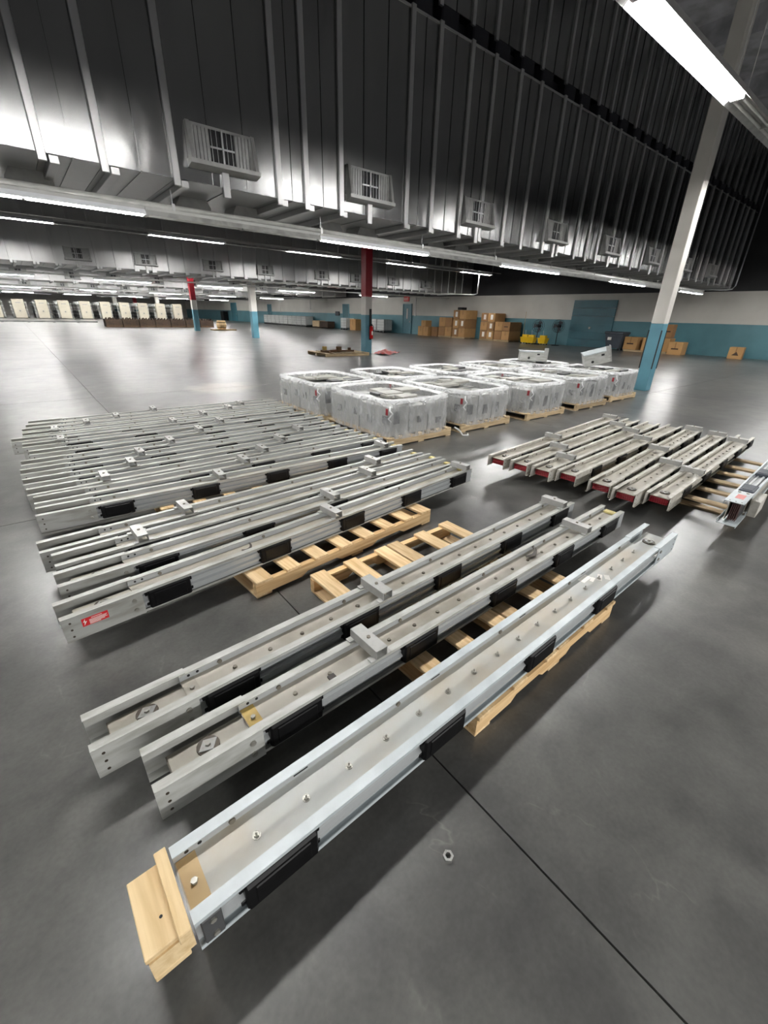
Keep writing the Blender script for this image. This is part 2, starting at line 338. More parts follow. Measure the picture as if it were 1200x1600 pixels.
# ------------------------------------------------------------------ sheet-metal ducts
def duct(label, y0, ribs, x_end, grilles, depth, detail):
    Z0, Z1 = 3.15, 6.05
    rt_ = root('air_duct', label, 'duct', (0, y0, 0), group='galvanised ducts hung across the hall')
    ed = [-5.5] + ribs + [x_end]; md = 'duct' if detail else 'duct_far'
    def panel(b, w, z0, z1, seams):
        b.box(.004 if detail else .02, w - (.004 if detail else .02), 0, .02, z0, z1)
        for s_ in range(1, seams + 1): b.box(w * s_ / (seams + 1) - .006, w * s_ / (seams + 1) + .006, -.014, 0, z0, z1)
    for a, c in zip(ed[:-1], ed[1:]):
        wd = round(c - a, 3)
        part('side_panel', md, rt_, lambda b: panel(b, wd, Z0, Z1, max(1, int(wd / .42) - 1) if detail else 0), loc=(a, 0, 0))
        part('bottom_panel', 'duct_under', rt_, lambda b: b.box(.004, wd - .004, .02, depth, Z0, Z0 + .02).box(wd * .5 - .005, wd * .5 + .005, .02, depth, Z0 - .012, Z0), loc=(a, 0, 0))
        if detail:
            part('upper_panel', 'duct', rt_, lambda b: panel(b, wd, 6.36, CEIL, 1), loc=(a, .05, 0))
    part('back_panel', md, rt_, lambda b: b.box(-5.5, x_end, depth, depth + .02, Z0, CEIL))
    part('end_panel', md, rt_, lambda b: b.box(x_end, x_end + .02, 0, depth, Z0, CEIL))
    part('top_rail', 'rib', rt_, lambda b: b.box(-5.5, x_end, -.02, .02, Z1, Z1 + .03))
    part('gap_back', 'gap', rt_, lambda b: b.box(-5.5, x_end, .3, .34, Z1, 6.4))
    for x in ribs:
        part('rib', 'rib', rt_, lambda b: b.box(-.045, .045, -.05, -.001, Z0 - .09, Z1 + .05, .006), loc=(x, 0, 0), key='ductrib')
        part('bottom_rib', 'rib', rt_, lambda b: b.box(-.05, .05, .03, depth - .1, Z0 - .085, Z0 - .002, .006), loc=(x + .12, 0, 0), key='ductbrib%g' % depth)
        if detail:
            part('upper_rib', 'rib', rt_, lambda b: b.box(-.04, .04, 0, .049, 6.3, CEIL), loc=(x, 0, 0), key='ductribup')
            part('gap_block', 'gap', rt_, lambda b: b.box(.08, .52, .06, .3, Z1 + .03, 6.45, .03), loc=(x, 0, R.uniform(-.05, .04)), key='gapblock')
    for gx in grilles:
        def frame(b):
            b.box(-.46, .46, -.03, -.001, 3.36, 3.79)
            # sloping surround round a recessed face, with a deep sill below
            W, H0, H1 = .47, 3.33, 3.80
            b.prism([(0, H0 - .03), (-.17, H0), (-.17, H0 + .05), (-.05, H0 + .06), (0, H0 + .06)], 'x', -W - .02, W + .02)
            b.prism([(0, H1), (-.06, H1 - .01), (-.06, H1 - .04), (0, H1 - .04)], 'x', -W, W)
            for s_ in (-1, 1):
                a_, b_ = sorted((s_ * W, s_ * (W - .05))); b.prism([(0, H0), (-.16, H0 + .04), (-.06, H1), (0, H1)], 'x', a_, b_)
        g = part('grille', 'grille', rt_, frame, loc=(gx, 0, 0), key='grilleframe')
        part('grille_opening', 'dark', g, lambda b: b.box(-.17, .17, -.05, -.01, 3.38, 3.77), key='gropen')
        part('louvre', 'grille', g, lambda b: [b.box(-.42 + .05 * k, -.378 + .05 * k, -.06, -.01, 3.38, 3.77) for k in range(5)] and [b.box(.18 + .05 * k, .222 + .05 * k, -.06, -.01, 3.38, 3.77) for k in range(5)], key='grlouv', kind='stuff')
        part('crossbar', 'rib', g, lambda b: [b.box(-.15 + .07 * k, -.143 + .07 * k, -.06, -.05, 3.38, 3.77) for k in range(5)] and b.box(-.012, .012, -.07, -.05, 3.38, 3.77).box(-.17, .17, -.062, -.05, 3.56, 3.58), key='grbars')
        part('drop_stem', 'rib', rt_, lambda b: b.box(-.05, .05, -.06, 0, 3.02, 3.32, .006), loc=(gx, 0, 0), key='drstem')
        if detail:
            for dx in (-.15, .75):
                part('bottom_diffuser', 'grille', rt_, lambda b: b.prism([(-.2, 3.15), (.2, 3.15), (.26, 3.05), (.26, 2.98), (-.26, 2.98), (-.26, 3.05)], 'y', 1.0, 1.5).box(-.2, .2, 1.06, 1.44, 2.965, 2.98), loc=(gx + dx, 0, 0), key='botdif')
    return rt_
ribs1 = [-4.6, -3.9, -3.1, -2.4, -1.6, -.9, -.1, .74, 1.37, 2.21, 3.72, 4.2, 4.86, 6.32, 6.97, 7.79, 8.46, 9.28, 10.0, 10.93, 11.6, 12.45, 13.07, 13.65]
while ribs1[-1] < 26: ribs1.append(round(ribs1[-1] + (.68 if len(ribs1) % 2 else .82), 2))
gr1 = [-.1, 2.88, 5.45, 8.34, 11.4, 14.4, 17.4, 20.4, 23.4]
Y1, YP = 7.3, 17.2
duct('nearest large galvanised duct with tall dark side across the top of the hall', Y1, ribs1, 27.0, gr1, 2.8, True)
ribs2 = [round(-4.6 + .74 * k, 2) for k in range(44)]
gr2 = [-.2, 2.87, 5.5, 8.55, 11.35, 14.9, 17.4, 20.4, 23.4]
duct('second galvanised duct, behind the two lit lamp rows', Y1 + YP, ribs2, 28.3, gr2, 2.8, False)
ribs3 = [round(-4.6 + 1.5 * k, 2) for k in range(22)]
for k in range(2, 5):
    duct('%s galvanised duct from the camera, far down the hall' % ordinal(k), Y1 + YP * k, ribs3, 28.3, [gx + .7 * k for gx in gr2[:-1]], 2.8, False)

# ------------------------------------------------------------------ fluorescent rows
def strip_light(label, x0, y, z, length, lit, group, ztop=CEIL, slim=False, rods=True):
    """one fixture, its near end at x0: housing, hooded reflector, two tubes in line per side"""
    f = root('strip_light', label, 'light', (x0, y, z), group=group)
    L_ = length
    hw, tw, ht, lip = (.085, .032, .09, -.010) if slim else (.155, .055, .125, -.032)
    tw0 = min(.06, hw * .7); kk = '%g%d' % (L_, slim)
    part('housing', 'lamp_body', f, lambda b: b.prism([(-tw0, .05), (tw0, .05), (tw0, ht), (-tw0, ht)], 'x', 0, L_), key='lh' + kk)
    def hood(b):
        t = .003
        for s_ in (-1, 1):
            b.add([(0, s_ * tw0, .05), (L_, s_ * tw0, .05), (L_, s_ * hw, lip), (0, s_ * hw, lip),
                   (0, s_ * tw0, .05 + t), (L_, s_ * tw0, .05 + t), (L_, s_ * hw, lip + t), (0, s_ * hw, lip + t)],
                  [(0, 1, 2, 3), (7, 6, 5, 4), (3, 2, 6, 7), (0, 3, 7, 4), (1, 5, 6, 2)])
    part('reflector', 'reflector' if lit else 'reflector_off', f, hood, key='lr' + kk)
    for s_ in (-1, 1):
        for k in range(2):
            a = .03 + k * L_ / 2; c = L_ / 2 - .05
            part('tube', 'tube_on' if lit else 'tube_off', f, lambda b: b.cyl((0, 0, 0), .019, c, 'x', 8), loc=(a, s_ * tw, 0), key='lt%g' % L_, smooth=True)
    part('lamp_holder', 'lamp_body', f, lambda b: [b.box(x - .015, x + .015, -tw - .025, tw + .025, -.022, .05) for x in (.012, L_ / 2, L_ - .012)], key='lx' + kk)
    for x in (.25, L_ - .25) if rods else ():
        part('hanger_rod', 'rib', f, lambda b: b.tube([(x, 0, ht), (x, 0, ztop - z)], .006, 6), smooth=True)
    return f
def row(where, y, z, starts, length, x_lo, x_hi, conduit=None, grp=None, unlit=True, ztop=CEIL, slim=False):
    grp = grp or 'strip lights of the ' + where
    n = 0; cur = x_lo
    ends = sorted(starts)
    for i, x0 in enumerate(ends):
        strip_light('lit strip light, %s from the left in the %s' % (ordinal(i), where), x0, y, z, length, True, grp, ztop, slim, not conduit)
        nx = ends[i + 1] if i + 1 < len(ends) else x_hi
        gap = nx - (x0 + length)
        if unlit and gap > 1.2:
            strip_light('unlit strip light, %s from the left in the %s' % (ordinal(i), where), x0 + length + .01, y, z, round(gap - .02, 2), False, grp, ztop, slim, not conduit)
    if conduit:
        dy, dz, r_ = conduit
        p_ = root('conduit', 'long straight conduit above the %s' % where, 'pipe', (0, y, z))
        part('pipe', 'pipe', p_, lambda b: b.tube([(x_lo, dy, dz), (x_hi, dy, dz)], r_, 10), smooth=True)
        x = x_lo + .8
        while x < x_hi:
            part('clamp', 'rib', p_, lambda b: b.box(-.02, .02, dy - r_ - .008, dy + r_ + .008, dz - r_ + .002, dz + r_ + .01), loc=(x, 0, 0), key='clamp%g' % r_)
            part('hanger_rod', 'rib', p_, lambda b: b.tube([(0, dy, dz + r_), (0, dy, ztop - z)], .007, 6), loc=(x, 0, 0), key='hrod%g' % (ztop - z))
            x += 2.43
Z0L, Y0L = 4.35, 2.96
row('high row at upper right', Y0L, Z0L, [-6.3, -.45, 5.40, 11.3, 17.2, 23.0], 3.1, -6.3, 27.5, None)
row('row under the near duct', 7.58, 2.72, [-5.9, -.85, 4.58, 9.70, 15.4, 21.4], 2.65, -5.9, 24.2, (0, .127, .036), ztop=3.06, slim=True)
row('high row beyond the near duct', 20.5, 4.1, [-6.8, -.95, 4.88, 10.7, 16.6, 22.6], 2.9, -6.8, 26.5, (0, .146, .02))
row('row under the second duct', 25.6, 2.68, [-5.6, -1.2, 3.4, 8.0, 12.6, 18.4], 2.44, -5.6, 27.0, (0, .127, .036), unlit=False, ztop=3.06, slim=True)
row('high row before the third duct', 37.7, 4.1, [-6, -2.6, .8, 4.2, 7.6, 11.0, 14.4, 17.8, 22.6], 2.9, -6, 26.5, (0, .146, .02), unlit=False)
row('row under the third duct', 42.6, 2.68, [-5, -.2, 4.6, 9.4, 14.2, 19], 2.44, -5, 26.5, (0, .127, .036), unlit=False, ztop=3.06, slim=True)
row('high row before the fourth duct', 55, 4.1, [-6, -2.6, .8, 4.2, 7.6, 11.0, 14.4, 17.8, 22.6], 2.9, -6, 26.5, None, unlit=False)
row('row over the machine aisle', 68, 2.75, [-5, -1.5, 2, 5.5, 9, 12.5, 16, 19.5], 2.44, -5, 24, None, unlit=False)
row('added fill row over the machines', 78, 3.3, [-5, -1.5, 2, 5.5, 9, 12.5, 16, 19.5], 2.44, -5, 24, None, unlit=False)  # lit row put in to brighten the gaps between the machines
row('added fill row at the far wall', 88, 3.6, [-5, -1.5, 2, 5.5, 9, 12.5, 16, 19.5], 2.44, -5, 24, None, unlit=False)  # extra lit row, added to lift the dark background
row('low row under the fourth duct', 60, 2.68, [-5, 0, 5, 10, 15, 20], 2.44, -5, 26.5, (0, .127, .036), unlit=False, ztop=3.06, slim=True)
row('last high row above the machines', 71.5, 4.1, [-6, -2.6, .8, 4.2, 7.6, 11.0, 14.4, 17.8, 22.6], 2.9, -6, 26.5, None, unlit=False)
# conduits that drop at the duct ends
c_ = root('conduit', 'thin steel conduit bent up round the right end of the near duct', 'pipe')
part('pipe', 'steel', c_, lambda b: b.tube([(25.2, 9.2, 3.02), (26.85, 7.5, 3.02), (26.95, 7.28, 3.06), (26.98, 7.2, 3.2), (26.98, 7.2, 8.4)], .03, 8), smooth=True)
c_ = root('conduit', 'white conduit dropping from the second lamp row to the second duct', 'pipe')
part('pipe', 'pipe', c_, lambda b: b.tube([(24.3, 20.5, 4.1), (24.3, 20.5, 2.95), (24.2, 20.7, 2.88), (24.1, 24.3, 3.0), (24.0, 24.41, 3.0), (9, 24.41, 3.0)], .03, 8), smooth=True)

# ------------------------------------------------------------------ columns
def column(label, x, y, s_, red, guards=False, extra=None):
    c = root('column', label, 'column', (x, y, 0))
    h = s_ / 2
    part('teal_base', 'colteal', c, lambda b: b.box(-h, h, -h, h, 0, 1.52, .012))
    top = 2.2 if red else CEIL
    part('white_shaft', 'colwhite', c, lambda b: b.box(-h, h, -h, h, 1.52, top, .012))
    if red: part('red_shaft', 'colred', c, lambda b: b.box(-h, h, -h, h, 2.2, CEIL, .012))
    if guards:
        for (gx, gy) in ((-h, h), (-h, -h), (h, -h)):
            part('corner_guard', 'rubber', c, lambda b: b.box(gx - .012, gx + .012, gy - .012, gy + .012, .52, 1.38, .003))
    return c
column('tall white column with teal foot and black corner guards at the right', 11.9, 4.42, .28, False, True)
c2 = column('red, white and teal column with a fire extinguisher', 11.75, 15.8, .34, True)
part('guard_board', 'rubber', c2, lambda b: b.box(.02, .12, -.2, -.172, .55, 1.75))
column('white and teal column standing left of the red-topped column', 11.85, 27.7, .36, False)
column('far slim red, white and teal column by the dark crates', 11.4, 37.9, .36, True)
column('far grey post rising behind the dark crates', 17.4, 75, .5, False)
column('farthest red-topped column, among the cream machines', 15.4, 80, .5, True)
column('farthest white and teal column, at the cream machines', 12.4, 78, .5, False)
fe = root('fire_extinguisher', 'small red fire extinguisher hung on the red-topped column', 'extinguisher', (11.8, 15.52, .6))
part('cylinder', 'red', fe, lambda b: b.cyl((0, 0, 0), .075, .45, 'z', 12).cyl((0, 0, .45), .075, .06, 'z', 12, .03), smooth=True)
part('valve', 'black', fe, lambda b: b.box(-.03, .03, -.03, .03, .5, .58, .005))
part('hose', 'black', fe, lambda b: b.tube([(.03, 0, .54), (.1, -.02, .5), (.1, -.02, .15)], .014))
part('tag', 'whitelabel', fe, lambda b: b.box(-.04, .04, -.082, -.074, .15, .3))

# ------------------------------------------------------------------ busway lengths
def busway(label, near, far, zb, W=.175, h=.125, kind='J', mats=('flange_l', 'plate', 'extr'), covers=None, hangers=(), bolts=0, L=None, cov_mat='black', group=None, roll_=None, extras=None, tab='ochre', bar_mat='redbar', cover_dx=.37):
    mf, mp, me = mats
    ang = math.atan2(far[1] - near[1], far[0] - near[0])
    L = L or 3.25
    rr = (roll_, 0, ang) if roll_ is not None else None
    t = root('busway', label, 'busway', (near[0], near[1], zb), ang, group, rr)
    K = '%s%g%g%g' % (kind, W, h, L)
    y1, yw = W / 2, W / 2 - .027
    a, c = (.32, L) if kind != 'F' else (0., L - .31)
    def side(s_):
        def fn(b):
            Y = lambda p, q: sorted((s_ * p, s_ * q))
            b.box(a, c, *Y(yw - .006, y1), h - .004, h)                        # top flange
            b.box(a, c, *Y(y1 - .003, y1), h - .013, h - .004)                 # turned-down lip
            b.box(a, c, *Y(yw, yw + .004), .004, h - .004)                     # web
            b.prism([(s_ * (yw + .004), .034), (s_ * (yw + .016), .042), (s_ * (yw + .016), .056), (s_ * (yw + .004), .064)], 'x', a, c)
            b.prism([(s_ * (yw + .004), .078), (s_ * (yw + .012), .082), (s_ * (yw + .012), .090), (s_ * (yw + .004), .094)], 'x', a, c)
            b.box(a, c, *Y(yw - .006, y1), 0, .004)
            b.box(a, c, *Y(y1 - .003, y1), .004, .012)
        return fn
    # flanges are painted, the hollow web is bare extrusion: two parts per side
    for s_ in (-1, 1):
        part('side_channel', mf, t, lambda b: b.box(a, c, *sorted((s_ * (yw - .006), s_ * y1)), h - .004, h).box(a, c, *sorted((s_ * (y1 - .003), s_ * y1)), h - .014, h - .004)
             .box(a, c, *sorted((s_ * (yw - .006), s_ * y1)), 0, .004).box(a, c, *sorted((s_ * (y1 - .003), s_ * y1)), .004, .013), key='sc%d' % s_ + K)
        part('side_web', me, t, side_web(s_, a, c, yw, h), key='sw%d' % s_ + K)
    part('top_plate', mp, t, lambda b: b.box(a, c, -yw, yw, h - .038, h - .034), key='tp' + K)
    part('bottom_plate', mp, t, lambda b: b.box(a, c, -yw, yw, .022, .026), key='bp' + K)
    # joint region
    ja, jc = (0., .345) if kind != 'F' else (L - .325, L)
    end = 1 if kind != 'F' else -1
    xe = ja if end == 1 else jc                                              # open end
    xi = jc if end == 1 else ja
    for s_ in (-1, 1):
        Y = lambda p, q: sorted((s_ * p, s_ * q))
        def jp(b):
            b.box(ja, jc, *Y(y1, y1 + .004), -.002, h + .003).box(ja, jc, *Y(y1 - .03, y1), h, h + .003)
            if kind == 'R': b.box(ja, jc, *Y(y1 + .004, y1 + .014), -.002, .002)
            else: b.box(ja, jc, *Y(y1 - .03, y1), -.002, .001)
        j = part('joint_plate', mf, t, jp, key='jp%d' % s_ + K)
        for q in range(3):
            part('bolt_hole', 'washer', j, lambda b: b.cyl((0, 0, 0), .0055, .0012, 'y', 8), loc=(xe + end * .032, s_ * (y1 + .0045) - (.0006 if s_ < 0 else .0006), .022 + .038 * q), key='bh')
        for q in range(2):
            part('side_bolt', 'bolt', j, lambda b: b.cyl((0, 0, 0), .011, .006, 'y', 8), loc=(xi - end * .04, s_ * (y1 + .004) - (.006 if s_ < 0 else 0), .035 + .055 * q), key='sb', smooth=False)
    if kind == 'R':
        part('joint_lid', mp, t, lambda b: b.box(.045, .33, -yw - .01, yw + .01, h - .033, h - .028), key='jl' + K)
        for q in range(5):
            part('conductor_bar', bar_mat, t, lambda b: b.box(.05, .33, -yw - .006, yw + .006, 0, .0065, .001), loc=(0, 0, .023 + .0116 * q), key='cb' + K)
        part('bar_backing', 'dark', t, lambda b: b.box(.085, .32, -yw - .004, yw + .004, .022, .0775), key='bb' + K)
    else:
        lo, hi = (.06, .325) if end == 1 else (L - .32, L - .03)
        part('joint_core', 'inner' if kind == 'J' else mp, t, lambda b: b.box(lo, hi, -yw + .004, yw - .004, .03, h - .05, .002), key='jcore' + K)
        part('joint_floor', mp, t, lambda b: b.box(lo + .004, hi - .004, -yw + .01, yw - .01, h - .05, h - .046), key='jfl' + K)
    zc = h - .028 if kind == 'R' else h - .046
    xm = xe + end * .185
    ws = part('clamp_washer', 'washer', t, lambda b: b.cyl((0, 0, 0), .038, .007, 'z', 16), loc=(xm, 0, zc), key='cw', rot=(0, 0, .3))
    part('diamond_plate', 'hanger', ws, lambda b: b.prism([(-.036, 0), (0, -.027), (.036, 0), (0, .027)], 'z', .007, .011), key='dp')
    part('clamp_bolt', 'bolt', ws, lambda b: b.cyl((0, 0, .011), .010, .009, 'z', 6).add(*holes4()), key='cbolt')
    if tab:
        part('corner_tab', tab, t, lambda b: b.box(0, .05, -yw + .002, yw - .002, 0, .002), loc=(a + .002 if end == 1 else 0.004, 0, h - .034), key='ct' + K)
        part('tab_bolt', 'bolt', t, lambda b: b.cyl((0, 0, 0), .009, .009, 'z', 6), loc=(a + .028 if end == 1 else .03, 0, h - .032), key='tbolt')
    # screws and holes on the inner far wall
    for q in range(5):
        x = a + .16 + q * .64
        if x < c - .1:
            part('wall_screw', 'dullbolt', t, lambda b: b.cyl((0, 0, 0), .010, .006, 'y', 8), loc=(x, yw - .0065, h - .020), key='wscr')
    for q, x in enumerate((a + .035, a + .07)):
        part('wall_hole', 'dark', t, lambda b: b.cyl((0, 0, 0), .006, .0012, 'y', 8), loc=(x, yw - .0013, h - .019), key='whole')
    # plug-in covers on the side that faces the camera
    for q in range(5 if covers is None else covers):
        x = cover_dx + .645 * q
        if x + .22 > c: continue
        def cov(b):
            b.box(0, .215, -(y1 + .009), -(yw + .001), .007, h - .0145, .007)
            b.box(.025, .19, -(y1 + .0125), -(y1 + .005), .024, h - .030, .003)
            for ex, ez in ((-.012, .024), (-.012, h - .042), (.209, .024), (.209, h - .042)): b.box(ex, ex + .018, -(y1 - .006), -(yw + .003), ez, ez + .018, .002)
        part('plug_cover', cov_mat, t, cov, loc=(x, 0, 0), key='cov' + K)
    for hx in hangers:
        def hg(b):
            z0 = h + .001; w2 = y1 + .004
            b.box(-.03, .03, -w2, w2, z0 + .043, z0 + .046).box(-.03, -.027, -w2, w2, z0, z0 + .043).box(.027, .03, -w2, w2, z0, z0 + .043)
            for s_ in (-1, 1):
                b.box(-.055, -.03, *sorted((s_ * w2, s_ * (w2 - .03))), z0, z0 + .004).box(.03, .055, *sorted((s_ * w2, s_ * (w2 - .03))), z0, z0 + .004)
        hh = part('hanger', 'hanger', t, hg, loc=(hx, 0, .002), key='hang' + K)
        part('hanger_bolt', 'dullbolt', hh, lambda b: b.cyl((0, 0, h + .047), .009, .006, 'z', 6), key='hb%g' % h)
    if bolts:
        n = int((c - a - .15) / .16)
        for q in range(n):
            x = a + .20 + .16 * q
            if any(abs(x - hx) < .05 for hx in hangers): continue
            part('plate_bolt', 'bolt' if bolts == 2 else 'dullbolt', t, (lambda b: b.cyl((0, 0, 0), .0125, .002, 'z', 10).cyl((0, 0, .002), .008, .006, 'z', 6).cyl((0, 0, .008), .0035, .012, 'z', 6)) if bolts == 2 else (lambda b: b.cyl((0, 0, 0), .010, .007, 'z', 8, .008)), loc=(x, 0, h - .034), key='pb%d' % bolts)
    if kind == 'J':
        part('end_block', 'yellow', t, lambda b: b.box(L - .06, L - .012, -yw + .02, yw - .02, h - .0338, h - .018, .002), key='eb' + K)
        for q in range(2):
            part('end_bolt', 'bolt', t, lambda b: b.cyl((L, 0, 0), .007, .028, 'x', 8), loc=(0, -y1 + .018, .04 + .045 * q), key='ebolt%g' % L)
        part('end_plate', me, t, lambda b: b.box(L - .075, L - .004, -y1 - .001, -y1 + .002, .006, h - .004), key='epl' + K)
    if extras: extras(t, W, h, yw, y1, L)
    return t
def side_web(s_, a, c, yw, h):
    def fn(b):
        Y = lambda p, q: sorted((s_ * p, s_ * q))
        b.box(a, c, *Y(yw, yw + .004), .004, h - .004)
        for z0, z1, d in ((.026, .056, .014), (.074, .092, .010), (h - .024, h - .016, .012)):
            m_ = (z1 - z0) * .25
            pts = [(s_ * (yw + .004), z0), (s_ * (yw + .004 + d), z0 + m_), (s_ * (yw + .004 + d), z1 - m_), (s_ * (yw + .004), z1)]
            b.prism(pts, 'x', a, c)
    return fn
def holes4():
    vs, fs = [], []
    for x, y in ((.019, 0), (-.019, 0), (0, .0135), (0, -.0135)):
        o = len(vs)
        for i in range(6): vs.append((x + .004 * math.cos(i * math.pi / 3), y + .004 * math.sin(i * math.pi / 3), .0135))
        fs.append(tuple(o + i for i in range(6)))
    return vs, fs

PZ = .118                                       # deck height of the pallets
GL, GU, GR = 'busways of the front left stack', 'busways of the rear left stack', 'busways of the right-hand stack'
# three loose lengths in front
def front_extras(t, W, h, yw, y1, L):
    cp_ = part('wooden_cap', 'cap', t, lambda b: b.box(-.105, -.028, -.092, .092, h - .03, h - .012, .002).box(-.035, -.006, -.108, .108, h - .026, h + .008, .002)
               .box(-.1, -.006, -.096, -.08, .03, h - .03).box(-.1, -.02, -.098, .07, .012, .03, .002), label='pale wooden end cap')
    part('knot_hole', 'dark', cp_, lambda b: b.cyl((-.055, -.03, h - .0119), .004, .0006, 'z', 8))
    part('end_clamp', 'fitting_d', t, lambda b: b.box(.012, .062, -y1 - .001, -y1 + .03, .008, h - .016, .003))
    for q in range(2): part('side_bolt', 'bolt', t, lambda b: b.cyl((0, 0, 0), .008, .005, 'y', 6), loc=(.04, -y1 - .006, .03 + .06 * q))
    for q in range(4):
        part('sticker', 'whitelabel', t, lambda b: b.box(0, (.09, .05, .07, .05)[q], 0, (.04, .02, .025, .03)[q], 0, .0006), loc=(2.17 + .05 * q, .03 - .027 * q, h - .034), rot=(0, 0, .2 * q))
    for q in range(4):
        part('wall_slot', 'dark', t, lambda b: b.box(0, .05, yw - .0012, yw, h - .022, h - .017), loc=(.36 + .62 * q, 0, 0), key='wslot')
busway('pale blue-grey busway with a wooden end cap, nearest the camera', (-.02, .739), (3.17, .812), PZ, .205, .125, 'F', ('flange_b', 'plate_b', 'extr'), bolts=2, L=3.2, extras=front_extras, tab='tan', cover_dx=.12)
def mid_extras(t, W, h, yw, y1, L):
    part('brown_tape', 'scrap', t, lambda b: b.box(.66, .69, -.045, -.01, h - .034, h - .0253), rot=(0, 0, 0))
busway('grey busway in the middle of the three loose front lengths', (-.02, 1.105), (3.27, 1.183), PZ, mats=('flange_g', 'plate', 'extr'), hangers=(.88, 2.70), bolts=1, L=3.28, extras=mid_extras)
busway('grey busway, rearmost of the three loose front lengths', (-.152, 1.37), (3.10, 1.50), PZ, mats=('flange_g', 'plate', 'extr'), hangers=(1.285, 3.09), bolts=1, L=3.26, tab='plate')
# front left stack
def label_extras(t, W, h, yw, y1, L):
    lb = part('warning_label', 'redlabel', t, lambda b: b.box(.075, .185, -y1 - .0052, -y1 - .004, .055, .098), label='red warning label')
    bolt_pts = [(.090, .095), (.079, .078), (.086, .079), (.082, .060), (.096, .081), (.088, .081)]
    part('lightning_mark', 'whitelabel', lb, lambda b: b.prism(bolt_pts, 'y', -y1 - .0058, -y1 - .0050))
    part('print_lines', 'whitelabel', lb, lambda b: [b.box(x0, x1, -y1 - .0058, -y1 - .0050, z, z + .0028) for x0, x1, z in ((.115, .16, .0895), (.105, .18, .081), (.105, .175, .0755), (.105, .18, .070), (.105, .168, .0645), (.105, .15, .059))])
lows = [((-.178, 2.187), (3.06, 2.515), (1.63, 3.18), 'grey busway with a red warning label, frontmost of the front left stack', label_extras),
        ((-.158, 2.505), (3.06, 2.72), (1.77,), 'grey busway just behind the red-labelled one in the front left stack', None),
        ((-.153, 2.745), (3.05, 2.935), (.45, 2.32), 'grey busway, third from the front in the front left stack', None),
        ((-.213, 2.965), (3.04, 3.155), (.85, 2.62), 'grey busway, rearmost of the front left stack', None)]
for nr, fr, hg, lab, ex in lows:
    busway(lab, nr, fr, PZ, hangers=hg, group=GL, extras=ex, tab=None)
# rear left stack, thirteen rows
ups = [(-.2, 3.575, 3.50, (1.27, 3.02)), (-.2, 3.82, 3.85, (1.60,)), (-.235, 4.035, 4.09, (.52, 1.93)), (-.255, 4.31, 4.36, (.79, 2.28)), (-.265, 4.605, 4.65, (.93, 2.68)),
       (-.255, 4.89, 4.93, (1.27,)), (-.185, 5.22, 5.21, (1.60,)), (-.23, 5.55, 5.51, (.33, 2.0)), (-.32, 5.84, 5.80, (1.6,)), (-.22, 6.07, 6.04, (.3, 1.95)), (-.22, 6.29, 6.28, (.63, 2.38)), (-.18, 6.5, 6.48, (.94, 2.6)), (-.15, 6.71, 6.69, (1.4,))]
for i, (x, yn, yf, hg) in enumerate(ups):
    lab = 'grey busway, %s of thirteen counted from the front of the rear left stack' % ordinal(i)
    if i == 0: lab = 'grey busway with plain end plate, frontmost of the rear left stack'
    if i == 12: lab = 'grey busway, rearmost of the rear left stack'
    busway(lab, (x, yn), (x + 3.25, yf), PZ, hangers=hg, group=GU, tab=None)
# right-hand stack
rts = [((3.60, 2.55), (6.9, 2.82), (1.25, 3.05)), ((3.64, 2.302), (6.9, 2.555), (.86, 2.6)), ((3.67, 2.072), (6.95, 2.29), (.52, 2.35)), ((3.77, 1.855), (7.0, 2.03), (1.95,)),
       ((3.76, 1.53), (7.0, 1.785), (1.65, 3.15)), ((3.73, 1.30), (6.98, 1.49), (1.20, 3.08)), ((3.89, 1.09), (7.1, 1.235), (.92, 2.75))]
rl = ['warm grey busway, rearmost and leftmost of the seven red-ended lengths', 'warm grey busway set back second from the left of the red-ended lengths', 'red-ended busway third from the left in the right-hand stack',
      'red-ended busway fourth from the left, in the middle of the right-hand stack', 'red-ended busway fifth from the left in the right-hand stack', 'red-ended busway sixth from the left in the right-hand stack',
      'red-ended busway frontmost in the right-hand stack, beside the bare pallet slats']
for i, ((nr, fr, hg), lab) in enumerate(zip(rts, rl)):
    busway(lab, nr, fr, PZ, .185, .112, 'R', ('flange_r', 'plate', 'flange_r'), hangers=hg, bolts=1 if i > 3 else 0, L=3.25, group=GR, tab=None, covers=5)
def edge_extras(t, W, h, yw, y1, L):
    part('paint_mark', 'pink', t, lambda b: b.box(.12, .24, -y1 - .0052, -y1 - .004, .03, .085), label='pink paint mark')
    part('side_bracket', 'flange_r', t, lambda b: b.box(.34, .62, -y1 + .05, y1, -.06, -.003, .003).box(.34, .62, y1 - .004, y1, -.06, 0))
busway('grey busway standing on edge at the far right with dark ribbed covers', (3.99, .545), (7.0, .68), PZ + .097, .185, .125, 'R', ('flange_b', 'plate', 'extr'), L=3.0, bar_mat='brownbar', cov_mat='bin', roll_=-math.pi / 2, extras=edge_extras, tab=None)

